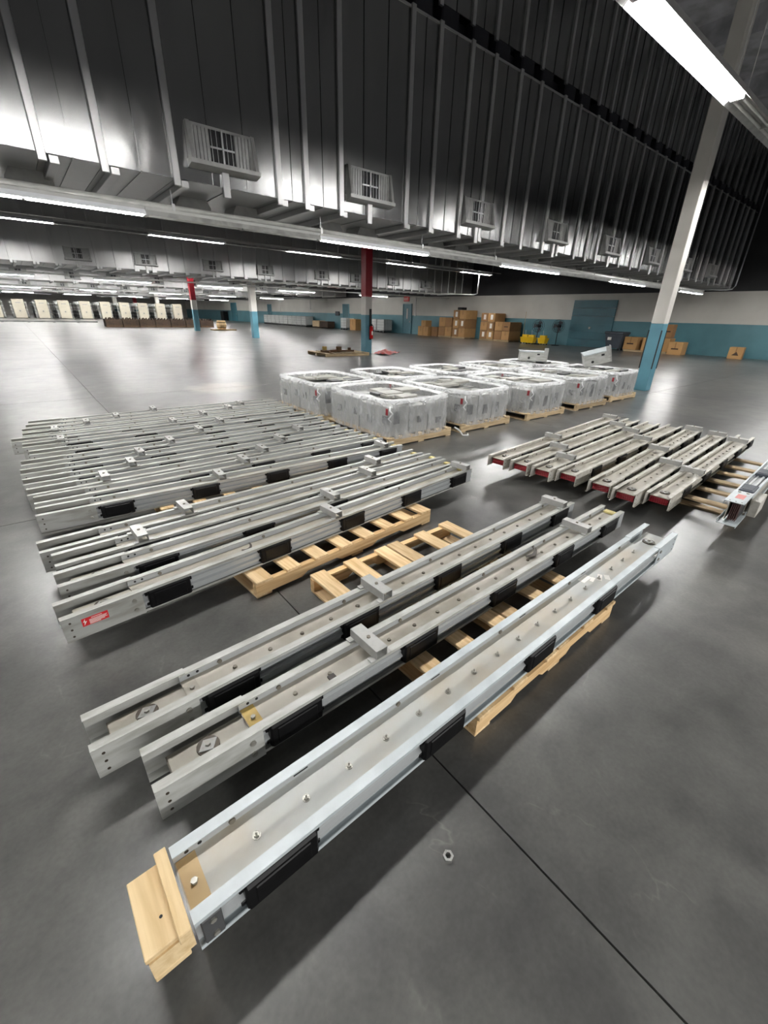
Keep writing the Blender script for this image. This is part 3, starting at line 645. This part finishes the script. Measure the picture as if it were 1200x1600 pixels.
# ------------------------------------------------------------------ pallets
def pallet(label, loc, rz, boards, depth, length, stringers, old=False, group=None, bottom=(0, .5, 1), bw=.1):
    wy, wx = ('oldpine', 'oldpine_x') if old else ('pine', 'pine_x')
    p = root('pallet', label, 'pallet', (loc[0], loc[1], 0), rz, group)
    for i, bx in enumerate(boards):
        x, wd = bx if isinstance(bx, tuple) else (bx, bw)
        part('deck_board', wy, p, lambda b: b.box(0, wd, -R.uniform(0, .012), depth + R.uniform(0, .012), PZ - .021, PZ - .001, .0025), loc=(x, 0, 0), rot=(0, 0, R.uniform(-.006, .006)))
    for y in stringers:
        def st(b):
            z0, z1, n0 = .019, PZ - .0215, .045; L_ = length
            pts = [(0, z0), (.2 * L_, z0), (.23 * L_, n0), (.38 * L_, n0), (.41 * L_, z0), (.59 * L_, z0), (.62 * L_, n0), (.77 * L_, n0), (.80 * L_, z0), (L_, z0), (L_, z1), (0, z1)]
            b.prism(pts, 'y', y, y + .04)
        part('stringer', wx, p, st)
    for u in bottom:
        x = u * (length - .1)
        part('bottom_board', wy, p, lambda b: b.box(x, x + .1, 0, depth, .001, .0185, .002))
    return p
pallet('pale pine pallet under the three loose front busways', (1.05, .655), .022, [0, .24, (.50, .1), (.615, .1), .87, 1.12], 1.27, 1.22, (.0, .6, 1.23))
pallet('orange pine pallet under the front left stack', (.73, 2.045), .09, [(0, .11), .21, .42, .63, .84, 1.05, 1.26, (1.46, .11)], 1.2, 1.57, (0, .58, 1.16))
pallet('pine pallet partly seen between the two left stacks', (.55, 3.42), .0, [0, .25, .5, .75, 1.0, 1.25, 1.5, 1.7], 1.5, 1.8, (0, .73, 1.46))
pallet('pine pallet hidden under the rear part of the rear left stack', (.55, 5.1), .0, [0, .25, .5, .75, 1.0, 1.25, 1.5, 1.7], 1.7, 1.8, (0, .83, 1.66))
pallet('weathered slatted pallet between the right-hand stack and the busway on edge', (4.33, .60), .045, [(.08, .09), (.44, .09), (.80, .1), (1.17, .09), (1.5, .1), (1.9, .09)], 1.2, 2.02, (.03, .58, 1.14), True, bottom=(.1, .6))
pallet('weathered pallet under the rear of the right-hand stack', (4.35, 1.86), .06, [(.08, .09), (.44, .09), (.80, .1), (1.17, .09), (1.5, .1), (1.9, .09)], 1.0, 2.02, (.03, .48, .94), True, bottom=(.1, .6))

# ------------------------------------------------------------------ shrink-wrapped pallets
def wrapped(label, x, y, sx, sy_, H, seed, group='shrink-wrapped pallets of fittings'):
    q = random.Random(seed)
    t = root('wrapped_pallet', label, 'wrapped pallet', (x, y, 0), q.uniform(-.02, .02), group)
    n = 7
    for k in range(n): part('deck_board', 'oldpine', t, lambda b: b.box(0, .1, 0, sy_, .098, .118, .002), loc=(k * (sx - .1) / (n - 1), 0, 0), key='wdb%g' % sy_)
    for yy in (0, sy_ / 2 - .02, sy_ - .04): part('stringer', 'oldpine_x', t, lambda b: b.box(0, sx, yy, yy + .04, .02, .0975), key='wst%g%g' % (sx, yy))
    for u in (0, sx / 2 - .05, sx - .1): part('bottom_board', 'oldpine', t, lambda b: b.box(u, u + .1, 0, sy_, .001, .0195), key='wbb%g%g' % (sy_, u))
    # the load: rows of grey fittings standing on end, plates askew on top
    nx, ny = 3, 4
    for i in range(nx):
        for j in range(ny):
            cw, cdp = (sx - .12) / nx, (sy_ - .12) / ny
            x0, y0 = .06 + i * cw, .06 + j * cdp; hh = H - .08 - q.uniform(0, .04)
            f = part('fitting', 'fitting', t, lambda b: b.box(x0 + .012, x0 + cw - .012, y0 + .012, y0 + cdp - .012, .119, hh, .006))
            for m_ in range(q.choice((1, 2))):
                u = q.uniform(.05, cw - .2); z_ = q.uniform(.17, .3)
                if j == 0: part('plug_cover', 'fitting_d', f, lambda b: b.box(x0 + u, x0 + u + .1, y0 - .0, y0 + .012, z_, z_ + q.uniform(.08, .18), .003))
                if i == 0 and m_ == 0: part('plug_cover', 'fitting_d', f, lambda b: b.box(x0, x0 + .012, y0 + u * .8, y0 + u * .8 + .1, z_, z_ + .1, .003))
    for k in range(7):
        u, v_ = q.uniform(.12, sx - .5), q.uniform(.12, sy_ - .5)
        part('top_fitting', 'fitting_top' if q.random() < .8 else 'fitting_d', t, lambda b: b.box(0, q.uniform(.22, .4), 0, q.uniform(.14, .26), 0, .035, .004), loc=(u, v_, H - .062 + .006 * k), rot=(q.uniform(-.05, .05), q.uniform(-.05, .05), q.uniform(-.12, .12)))
    # film: a loose skirt round the load, and a bunched white rim folded over its top edge
    def ring(off, z, amp, m_=64):
        pts = []; r_ = .05; hx, hy = sx / 2 + off, sy_ / 2 + off
        for k in range(m_):
            a_ = 2 * math.pi * k / m_; cx, cs = math.cos(a_), math.sin(a_)
            e = 7.0; rad = (abs(cx / hx) ** e + abs(cs / hy) ** e) ** (-1 / e)
            pts.append((sx / 2 + rad * cx + amp * q.uniform(-1, 1), sy_ / 2 + rad * cs + amp * q.uniform(-1, 1), z + amp * .6 * q.uniform(-1, 1)))
        return pts
    def skin(levels):
        def fn(b):
            m_ = len(levels[0]); b.add([p for l in levels for p in l], [(i * m_ + k, i * m_ + (k + 1) % m_, (i + 1) * m_ + (k + 1) % m_, (i + 1) * m_ + k) for i in range(len(levels) - 1) for k in range(m_)])
        return fn
    base = ring(.004, .09, .004)
    lv = [base] + [ring(.008, .12 + (H - .14) * u, .007) for u in (.1, .25, .4, .55, .7, .85)] + [ring(.002, H - .012, .006)]
    part('stretch_wrap', 'film', t, skin(lv), smooth=True)
    rim = [ring(.005, H - .045, .007), ring(.003, H - .008, .007), ring(-.03, H + .008, .008), ring(-.075, H - .002, .008), ring(-.09, H - .022, .007)]
    part('wrap_rim', 'film_rim', t, skin(rim), smooth=True, label='bunched white film over the top edge')
    # loose tail of film at the near corner
    tail = [(0, -.01, H - .06), (-.03, -.04, H - .10), (.01, -.05, H - .14), (-.04, -.03, H - .20), (-.01, -.05, H - .24)]
    part('film_tail', 'film_rim', t, lambda b: b.tube(tail, .011, 6), smooth=True)
    part('tail_tape', 'redbar', t, lambda b: b.box(-.012, -.006, .02, .06, H - .17, H - .09))
    return t
WX = [3.36, 4.74, 6.26, 7.84, 9.38]
front_lab = ['large shrink-wrapped pallet nearest the left busways, in the front row', 'second shrink-wrapped pallet from the left in the front row', 'middle shrink-wrapped pallet of the front row',
             'fourth shrink-wrapped pallet from the left in the front row', 'shrink-wrapped front row pallet by the white column, a box tilted on it']
back_lab = ['leftmost shrink-wrapped pallet of the back row', 'second shrink-wrapped pallet from the left in the back row', 'middle shrink-wrapped pallet of the back row',
            'fourth shrink-wrapped pallet from the left in the back row', 'rightmost shrink-wrapped pallet of the back row, a flat box on it']
for i, x in enumerate(WX):
    wrapped(front_lab[i], x, 4.03 - (.08 if i in (2, 3) else 0), 1.16, 1.48, .585, 10 + i)
    wrapped(back_lab[i], x + (-.05 if i == 0 else .02), 5.66, 1.16, 1.42, .585, 30 + i)
def topbox(label, loc, rot, sz):
    t = root('metal_box', label, 'metal box', loc, rot=rot)
    a, d, h = sz
    part('body', 'flange_g', t, lambda b: b.box(-a / 2, a / 2, -d / 2, d / 2, .004, h, .006))
    part('lid', 'flange_b', t, lambda b: b.box(-a / 2 - .012, a / 2 + .012, -d / 2 - .012, d / 2 + .012, h, h + .022, .004))
    part('bracket', 'hanger', t, lambda b: b.box(a / 2, a / 2 + .012, -d / 2 - .02, -d / 2 + .1, 0, h + .1).box(a / 2 - .08, a / 2, -d / 2 - .014, -d / 2, h * .6, h + .1))
    part('knockout', 'dark', t, lambda b: b.cyl((-.1, -d / 2 - .004, h * .35), .028, .006, 'y', 10))
    part('latch', 'dark', t, lambda b: b.box(.08, .14, -d / 2 - .01, -d / 2, h * .7, h * .86))
topbox('grey metal box lying flat on the rear wrapped pallet', (9.62, 6.2, .63), (0, 0, -.85), (.62, .34, .2))
topbox('grey metal box propped tilted on the front wrapped pallet', (9.85, 4.72, .70), (.12, -.3, -.95), (.52, .36, .24))

# ------------------------------------------------------------------ end-wall stores: cartons
def carton(label, x, y, z, sx, sy_, sz, mat='card', mark=None, rz=0., group=None, dent=0.):
    t = root('carton', label, 'carton', (x, y, z), rz, group)
    part('body', mat, t, lambda b: b.box(0, sx, 0, sy_, 0, sz, .012))
    part('seam_tape', 'card_d', t, lambda b: b.box(-.003, 0, sy_ / 2 - .025, sy_ / 2 + .025, sz * .5, sz - .01).box(0, sx, sy_ / 2 - .03, sy_ / 2 + .03, sz - .001, sz + .002))
    if mark == 'label': part('paper_label', 'whitelabel', t, lambda b: b.box(-.006, 0, sy_ * .28, sy_ * .62, sz * .25, sz * .82))
    if mark == 'bar': part('print_bar', 'ink', t, lambda b: b.box(-.005, 0, sy_ * .25, sy_ * .75, sz * .42, sz * .52))
    if mark == 'tri': part('triangle_mark', 'ink', t, lambda b: b.prism([(sy_ * .75, sz * .3), (sy_ * .25, sz * .3), (sy_ * .45, sz * .62)], 'x', -.005, 0))
    return t
def stack(where, y0, cols, layers, bw, bh, depth, marks, group, matf=None, z0=.12):
    pl = root('pallet', 'low wooden pallet under the %s' % where, 'pallet', (27.0, y0, 0))
    W_ = cols * bw
    part('deck_board', 'oldpine', pl, lambda b: b.box(0, depth, 0, W_, .09, z0 - .004))
    for k in range(3): part('stringer', 'oldpine', pl, lambda b: b.box(.05 + k * (depth - .15) / 2, .1 + k * (depth - .15) / 2, 0, W_, .002, .09))
    for l in range(layers):
        for c in range(cols):
            side = ('right', 'left') if cols == 2 else ('single',)
            lay = {2: ('bottom', 'top'), 3: ('bottom', 'middle', 'top')}[layers][l]
            mk = marks.get((l, c))
            carton('%scarton, %s %s of the %s' % ('paper-labelled ' if mk == 'label' else 'plain ', lay, side[c], where), 27.0 + R.uniform(0, .03), y0 + c * bw + .008, z0 + l * (bh + .012), depth, bw - .016, bh, 'card' if (l + c) % 2 == 0 else 'card_d', mk, 0, group)
G1 = 'cartons stacked along the end wall'
stack('stack left of the tallest cartons', 25.08, 2, 2, .70, .67, 1.1, {}, G1)
stack('tallest carton stack with a black case on it', 23.7, 2, 3, .63, .62, 1.35, {(0, 1): 'label', (1, 0): 'label', (1, 1): 'label', (2, 1): 'label'}, G1)
stack('stack right of the tallest cartons', 20.92, 2, 3, .63, .565, 1.2, {(0, 0): 'label', (0, 1): 'label', (1, 0): 'label', (2, 0): 'label', (2, 1): 'label'}, G1)
stack('two-layer stack beside the yellow buckets', 19.55, 2, 2, .66, .58, 1.35, {(1, 0): 'bar'}, G1)
t = root('case', 'small black case on top of the tallest carton stack', 'case', (27.15, 24.2, 2.025))
part('body', 'black', t, lambda b: b.box(0, .5, 0, .5, 0, .18, .02)); part('handle', 'rubber', t, lambda b: b.box(-.03, 0, .18, .32, .08, .1))
for k, (yy, zz, sy_, sz) in enumerate([(28.5, 0, .62, .74), (27.86, 0, .62, .72), (28.2, .745, .55, .45)]):
    carton(['brown carton, left of the low pair right of the exit door', 'brown carton, right of the low pair right of the exit door', 'brown carton on top of the pair by the exit door'][k], 27.2, yy, zz, .7, sy_, sz, 'card', None, 0, G1)
carton('dark brown carton behind the pair by the exit door', 27.4, 26.95, 0, .8, .7, .72, 'card_d', None, 0, G1)
# cartons right of the teal roller door
t = root('pallet', 'low pallet under the cartons beside the grey bin', 'pallet', (27.0, 9.35, 0))
part('deck_board', 'oldpine', t, lambda b: b.box(0, 1.1, 0, 2.25, .07, .095)); part('stringer', 'oldpine', t, lambda b: [b.box(.05 + .45 * k, .12 + .45 * k, 0, 2.25, .002, .07) for k in range(3)])
G2 = 'loose cartons right of the roller door'
carton('brown carton with a printed bar just right of the grey bin', 27.1, 10.97, .098, .75, .72, .66, 'card', 'bar', 0, G2)
carton('brown carton left of the white column foot', 27.1, 10.02, .098, .75, .68, .66, 'card', None, 0, G2)
carton('brown carton right behind the white column foot', 27.2, 9.36, .098, .7, .6, .68, 'card', None, 0, G2)
carton('upright brown carton stacked above the floor carton', 27.3, 9.40, .80, .5, .4, .66, 'card_d', 'bar', .03, G2)
carton('open-topped brown carton with printed bar on the floor right of the column', 26.9, 8.6, .0, .7, .68, .63, 'card', 'bar', 0, G2)
carton('single brown carton with a triangle mark leaning at the far right', 27.3, 6.08, .0, .5, .58, .54, 'card', 'tri', .1)
# grey wheeled bin
t = root('wheeled_bin', 'dark grey wheeled bin with a lid at the end wall', 'bin', (27.2, 12.2, 0))
def tub(b):
    b.add([(-.3, -.36, .12), (.3, -.36, .12), (.3, .36, .12), (-.3, .36, .12), (-.42, -.5, .86), (.42, -.5, .86), (.42, .5, .86), (-.42, .5, .86)], [(3, 2, 1, 0), (0, 1, 5, 4), (1, 2, 6, 5), (2, 3, 7, 6), (3, 0, 4, 7), (4, 5, 6, 7)])
part('tub', 'bin', t, tub); part('lid', 'bin', t, lambda b: b.box(-.46, .46, -.54, .54, .862, 1.0, .03)); part('paper_label', 'whitelabel', t, lambda b: b.box(-.45, -.395, .1, .3, .55, .7))
for s_ in (-1, 1):
    part('wheel', 'rubber', t, lambda b: b.cyl((-.2, s_ * .33 - .03, .1), .1, .06, 'y', 12)); part('wheel', 'rubber', t, lambda b: b.cyl((.2, s_ * .33 - .03, .1), .1, .06, 'y', 12))
# pedestal fans and mop buckets
def fan(label, y, zc):
    t = root('pedestal_fan', label, 'fan', (27.3, y, 0), group='pedestal fans at the end wall')
    part('base', 'black', t, lambda b: b.cyl((0, 0, 0), .28, .04, 'z', 16, .22)); part('pole', 'black', t, lambda b: b.cyl((0, 0, .04), .022, zc - .3, 'z', 8))
    cg = part('cage', 'black', t, lambda b: [b.tube([(dx, rr * math.cos(a * math.pi / 10), zc - .1 + rr * math.sin(a * math.pi / 10)) for a in range(21)], .009, 5) for rr in (.12, .25, .38) for dx in (-.1, .08)] and [b.tube([(-.1, .38 * math.cos(a * math.pi / 8), zc - .1 + .38 * math.sin(a * math.pi / 8)), (-.13, 0, zc - .1)], .005, 4) for a in range(16)])
    part('motor', 'black', t, lambda b: b.cyl((-.02, 0, zc - .1), .09, .22, 'x', 12))
    for k in range(3):
        part('blade', 'bin', t, lambda b: b.add([(-.02, .05, -.05), (.02, .05, .05), (.03, .33, .14), (-.03, .33, -.12), (-.012, .05, -.05), (.028, .05, .05), (.038, .33, .14), (-.022, .33, -.12)], [(0, 1, 2, 3), (7, 6, 5, 4), (0, 4, 5, 1), (1, 5, 6, 2), (2, 6, 7, 3), (3, 7, 4, 0)]), loc=(-.05, 0, zc - .1), rot=(k * 2.094, 0, 0), key='fanblade')
fan('black pedestal fan standing behind the yellow buckets', 17.5, 1.22); fan('black pedestal fan standing left of the teal roller door', 16.05, 1.26)
for k, (y, x) in enumerate([(18.15, 27.0), (17.55, 26.8), (16.8, 27.0)]):
    t = root('mop_bucket', ['yellow mop bucket next to the cartons', 'yellow mop bucket in the middle under the fan', 'yellow mop bucket nearest the roller door'][k], 'bucket', (x, y, 0), group='yellow mop buckets at the end wall')
    part('tub', 'yplast', t, lambda b: b.add([(-.18, -.22, .08), (.18, -.22, .08), (.18, .22, .08), (-.18, .22, .08), (-.24, -.28, .42), (.24, -.28, .42), (.24, .28, .42), (-.24, .28, .42)], [(3, 2, 1, 0), (0, 1, 5, 4), (1, 2, 6, 5), (2, 3, 7, 6), (3, 0, 4, 7), (4, 5, 6, 7)]), key='mbt')
    part('wringer', 'yplast', t, lambda b: b.box(-.15, .1, -.22, .2, .42, .58, .02), key='mbw')
    part('handle', 'steel', t, lambda b: b.tube([(.1, .1, .55), (.12, .14, .85)], .014), key='mbh')
    part('wheel', 'rubber', t, lambda b: [b.cyl((xx, yy - .02, .045), .045, .04, 'y', 10) for xx in (-.15, .15) for yy in (-.2, .2)], key='mbwh')
t = root('mop', 'thin mop handle leaning on the wall above the yellow buckets', 'mop', (28.2, 18.9, 0)); part('handle', 'oldpine', t, lambda b: b.tube([(-.6, -.1, .15), (.2, .45, 2.0)], .015)); part('mop_head', 'tote', t, lambda b: b.cyl((-.62, -.12, 0), .11, .2, 'z', 10, .03))
# exit sign
t = root('exit_sign', 'red lit exit sign above the teal door with a glass slot', 'sign', (XW - .1, 32.15, 2.68))
part('sign_box', 'red', t, lambda b: b.box(0, .07, -.36, .36, 0, .4, .01))
def letters(b):
    def bar(u0, u1, v0, v1): b.box(-.008, 0, -u1, -u0, v0, v1)       # u runs to the right as seen from the hall
    o = -.28
    bar(o, o + .03, .1, .3); [bar(o, o + .1, v, v + .03) for v in (.1, .185, .27)]
    o = -.13
    for s_ in (1, -1):
        a0, a1 = (o, o + .1) if s_ > 0 else (o + .1, o)
        b.prism([(-(a0 - .015), .1), (-(a0 + .015), .1), (-(a1 + .015), .3), (-(a1 - .015), .3)], 'x', -.008, 0)
    o = .03; bar(o, o + .03, .1, .3)
    o = .12; bar(o + .045, o + .075, .1, .3); bar(o, o + .12, .27, .3)
part('letters', 'whitelabel', t, letters)
t = root('alarm_box', 'small black box on the wall left of the red-topped column', 'wall box', (XW - .14, 43.6, 1.32)); part('body', 'black', t, lambda b: b.box(0, .1, -.4, .4, 0, .42, .02)); part('face', 'bin', t, lambda b: b.box(-.01, 0, -.32, .32, .06, .36))

# ------------------------------------------------------------------ caged totes along the wall
def tote(label, y, x=27.2, group='caged white totes along the end wall'):
    t = root('caged_tote', label, 'tote', (x, y, 0), group=group)
    part('tank', 'tote', t, lambda b: b.box(0, 1.0, .03, 1.11, .2, 1.12, .05), key='tank')
    part('cage', 'cage', t, lambda b: [b.box(-.02, -.005, .02 + .181 * k, .04 + .181 * k, .16, 1.15) for k in range(7)] and [b.box(-.025, -.01, 0, 1.13, z, z + .022) for z in (.16, .4, .65, .9, 1.13)] and [b.box(.0 + .2 * k, .02 + .2 * k, -.005, .01, .16, 1.15) for k in range(6)], key='tcage')
    part('base', 'cage', t, lambda b: b.box(0, 1.0, 0, 1.14, .13, .17), key='tbase')
    part('foot', 'rubber', t, lambda b: [b.box(0, .12, yy, yy + .2, .0, .13) for yy in (0, .47, .94)], key='tfeet')
for k in range(10): tote('white caged tote, %s from the right in the long row by the far wall' % ordinal(k), 48.6 + 1.17 * k)
for k in range(3): tote('white caged tote, %s from the right in the short row behind the red-topped column' % ordinal(k), 33.8 + 1.2 * k)
tote('single white caged tote left of the red-topped column', 40.05)
t = root('carton', 'tall carton between the single tote and the red-topped column', 'carton', (27.3, 38.6, 0)); part('body', 'card', t, lambda b: b.box(0, .8, 0, 1.0, 0, 1.05, .01)); part('seam_tape', 'card_d', t, lambda b: b.box(-.004, 0, .46, .54, .5, 1.0))
t = root('crate', 'pale wooden crate at the right end of the long tote row', 'crate', (27.2, 45.7, 0)); part('body', 'oldpine', t, lambda b: b.box(0, .9, 0, 1.4, .1, .74, .01)); part('skid', 'crate', t, lambda b: b.box(0, .9, .1, .25, 0, .1).box(0, .9, 1.1, 1.25, 0, .1))
t = root('crate', 'dark wooden crate beside the pale one by the far wall', 'crate', (27.2, 43.75, 0)); part('body', 'crate', t, lambda b: b.box(0, .9, 0, 1.7, .08, .7, .01)); part('skid', 'crate', t, lambda b: b.box(0, .9, .1, .25, 0, .08).box(0, .9, 1.3, 1.45, 0, .08))
t = root('waste_bin', 'slim black bin against the far teal wall', 'bin', (27.6, 76.8, 0)); part('tub', 'black', t, lambda b: b.box(0, .8, 0, 1.3, 0, 1.35, .05)); part('lid', 'bin', t, lambda b: b.box(-.03, .83, -.03, 1.33, 1.352, 1.45, .03))

# ------------------------------------------------------------------ mid-floor things
t = root('pallet', 'small pale pallet on the open floor near the red-topped column', 'pallet', (9.2, 15.0, 0), -.05)
for k in range(6): part('deck_board', 'oldpine', t, lambda b: b.box(0, .2, 0, 1.55, .095, .115, .003), loc=(.37 * k, 0, 0), key='spd')
for k in range(3): part('stringer', 'oldpine_x', t, lambda b: b.box(0, 2.05, .02 + .74 * k, .07 + .74 * k, .001, .0945))
t = root('machine_part', 'rusty iron machine part lying on the small pallet', 'machine part', (9.75, 15.5, .118), .2)
part('arm', 'rust', t, lambda b: b.box(-.3, .5, -.05, .05, .003, .09, .01).box(-.3, -.2, -.2, .3, .003, .08, .01)); part('hub', 'rust', t, lambda b: b.cyl((.45, 0, .0), .12, .2, 'z', 12)); part('lug', 'ochre', t, lambda b: b.box(-.25, -.12, .1, .24, .08, .22, .01))
t = root('machine_part', 'thin rusty rod assembly at the right of the small pallet', 'machine part', (10.6, 15.6, .118), -.3)
part('rod', 'rust', t, lambda b: b.box(-.3, .3, -.025, .025, .002, .06)); part('knob', 'rust', t, lambda b: b.cyl((.1, 0, .06), .07, .09, 'z', 10))
def crumple(b):
    q = random.Random(3); n, m_ = 12, 8
    vs = [(2.0 * (i / n - .5) * (1 - .3 * abs(j / m_ - .5)), .8 * (j / m_ - .5), max(.006, .16 * math.exp(-((i - 4) / 3.) ** 2) * (1 - abs(j / m_ - .5) * 1.6) + q.uniform(0, .05))) for j in range(m_ + 1) for i in range(n + 1)]
    b.add(vs, [(j * (n + 1) + i, j * (n + 1) + i + 1, (j + 1) * (n + 1) + i + 1, (j + 1) * (n + 1) + i) for j in range(m_) for i in range(n)])
o = part('plastic_sheet', 'redsheet', None, crumple, loc=(12.6, 15.4, 0), rot=(0, 0, .6)); o['label'] = 'crumpled red plastic sheet on the floor at the red column'; o['category'] = 'sheet'
# far dark crates, small barrel pallet, long low rail
for k in range(7):
    t = root('bin_crate', 'dark brown crate of loose stock, %s from the left in the far crate row' % ordinal(k), 'crate', (6.2 + 1.3 * k, 45.4, 0), group='dark brown crates far down the hall')
    part('crate_side', 'crate', t, lambda b: [b.box(0, 1.24, -.02, .0, .1 + .13 * q, .2 + .13 * q) for q in range(4)] and b.box(0, 1.24, 0, 1.1, .08, .52).box(0, .06, -.04, 1.1, 0, .62).box(1.18, 1.24, -.04, 1.1, 0, .62), key='fcs')
    part('stock', 'crate', t, lambda b: [b.cyl((.15 + .19 * i, .2 + .2 * j, .5), .085, .1 + .05 * ((i * 7 + j * 3) % 4), 'z', 7, .05) for i in range(6) for j in range(4)], key='fcst', kind='stuff')
    part('rail', 'rust', t, lambda b: b.box(0, 1.24, -.05, -.02, .02, .1), key='fcr')
t = root('pallet', 'small far pallet with a wooden keg on it', 'pallet', (12.8, 38.2, 0)); part('deck_board', 'oldpine', t, lambda b: b.box(0, 1.9, 0, .9, .05, .1)); part('stringer', 'oldpine', t, lambda b: [b.box(0, 1.9, .02 + .38 * k, .1 + .38 * k, .001, .05) for k in range(3)])
t = root('keg', 'squat wooden keg standing on the far pallet', 'keg', (13.6, 38.6, .102)); part('body', 'pine', t, lambda b: b.cyl((0, 0, 0), .32, .32, 'z', 14, .4).cyl((0, 0, .32), .4, .34, 'z', 14, .33)); part('hoop', 'rust', t, lambda b: b.cyl((0, 0, .1), .365, .05, 'z', 14).cyl((0, 0, .5), .385, .05, 'z', 14))
t = root('floor_rail', 'long low dark rail on the floor before the cream machines', 'rail', (-3, 56.5, 0)); part('bar', 'machine', t, lambda b: b.box(0, 10, 0, .15, .04, .16)); part('foot', 'machine', t, lambda b: [b.box(2 * k + .2, 2 * k + .4, -.05, .2, 0, .04) for k in range(5)])

# ------------------------------------------------------------------ far cream machines
for k in range(10):
    x = -1.15 + 2.3 * k
    t = root('spinning_machine', 'cream-fronted textile machine, %s from the left at the far end' % ordinal(k), 'machine', (x, 73, 0), group='cream machines at the far end of the hall')
    cb = part('cabinet', 'cream', t, lambda b: b.box(-.58, .58, 0, .6, .06, 2.15, .03), key='mcab')
    part('name_strip', 'machine', cb, lambda b: b.box(-.25, .25, -.012, 0, 1.72, 1.8), key='mstrip')
    part('badge', 'machine', cb, lambda b: b.cyl((.0, -.015, .85), .09, .02, 'y', 12), key='mbadge')
    part('plinth', 'rubber', cb, lambda b: b.box(-.55, .55, .03, .57, 0, .06), key='mpl')
    part('bed', 'machine', t, lambda b: b.box(-.7, .7, .62, 11, .15, 1.0), key='mbed')
    for z in (.55, .95, 1.35, 1.75): part('rail', 'tote', t, lambda b: b.box(-.85, .85, .7, 11, z, z + .07), key='mrail%g' % z)
    for yy in (.7, 3.5, 7): part('post', 'fitting', t, lambda b: b.box(-.8, -.7, yy, yy + .1, 0, 1.95).box(.7, .8, yy, yy + .1, 0, 1.95), key='mpost%g' % yy)
    part('creel', 'tote', t, lambda b: [b.cyl((xx, 1 + .9 * q, 1.82), .09, .3, 'z', 8, .05) for q in range(8) for xx in (-.5, .5)], key='mcreel', kind='stuff')

# ------------------------------------------------------------------ small things on the floor and on the beams
def hexnut(b):
    n = 6; r_, ri, h = .0175, .0095, .014; vs = []
    for rr in (r_, ri):
        for z in (0, h):
            for i in range(n): vs.append((rr * math.cos(i * math.pi / 3), rr * math.sin(i * math.pi / 3), z))
    fs = []
    for i in range(n):
        j = (i + 1) % n
        fs += [(i, j, 6 + j, 6 + i), (12 + j, 12 + i, 18 + i, 18 + j), (6 + i, 6 + j, 18 + j, 18 + i), (j, i, 12 + i, 12 + j)]
    b.add(vs, fs)
o = part('hex_nut', 'nut', None, hexnut, loc=(.655, .43, .0), rot=(0, 0, .3)); o['label'] = 'bright loose hex nut lying on the bare concrete floor'; o['category'] = 'nut'
def scrap(b):
    # a bent flat strap: a ribbon swept along a curl
    n = 10; vs = []
    for q in range(n + 1):
        u = q / n; a_ = -1.1 + 2.2 * u; cx, cy_ = .075 * math.sin(a_), .075 * (1 - math.cos(a_)); z = .003 + .016 * u * u
        wd = .011 * (1 - .4 * abs(u - .4))
        for s_ in (-1, 1):
            for t_ in (0, .0035): vs.append((cx - s_ * wd * math.sin(a_), cy_ + s_ * wd * math.cos(a_), z + t_))
    fs = []
    for q in range(n):
        o_ = 4 * q; k = o_ + 4
        fs += [(o_, k, k + 2, o_ + 2), (o_ + 1, o_ + 3, k + 3, k + 1), (o_, o_ + 1, k + 1, k), (o_ + 2, k + 2, k + 3, o_ + 3)]
    b.add(vs, fs + [(0, 2, 3, 1), (4 * n, 4 * n + 1, 4 * n + 3, 4 * n + 2)])
o = part('strap_scrap', 'scrap', None, scrap, loc=(2.19, 1.165, PZ + .099), rot=(0, 0, .35)); o['label'] = 'dark torn strap lying in the middle front busway'; o['category'] = 'scrap'
o = part('strap_scrap', 'scrap', None, scrap, loc=(.80, 2.265, PZ + .099), rot=(0, 0, .5)); o.scale = (.55, .8, .8); o['label'] = 'small brown scrap lying in the red-labelled busway'; o['category'] = 'scrap'
o = part('strap', 'tote', None, lambda b: b.tube([(4.62, 4.06, .10), (4.66, 3.98, .05), (4.63, 3.9, .012), (4.70, 3.86, .012), (4.76, 3.92, .012)], .012, 6), smooth=True); o['label'] = 'white strap end trailing on the floor between two wrapped pallets'; o['category'] = 'strap'
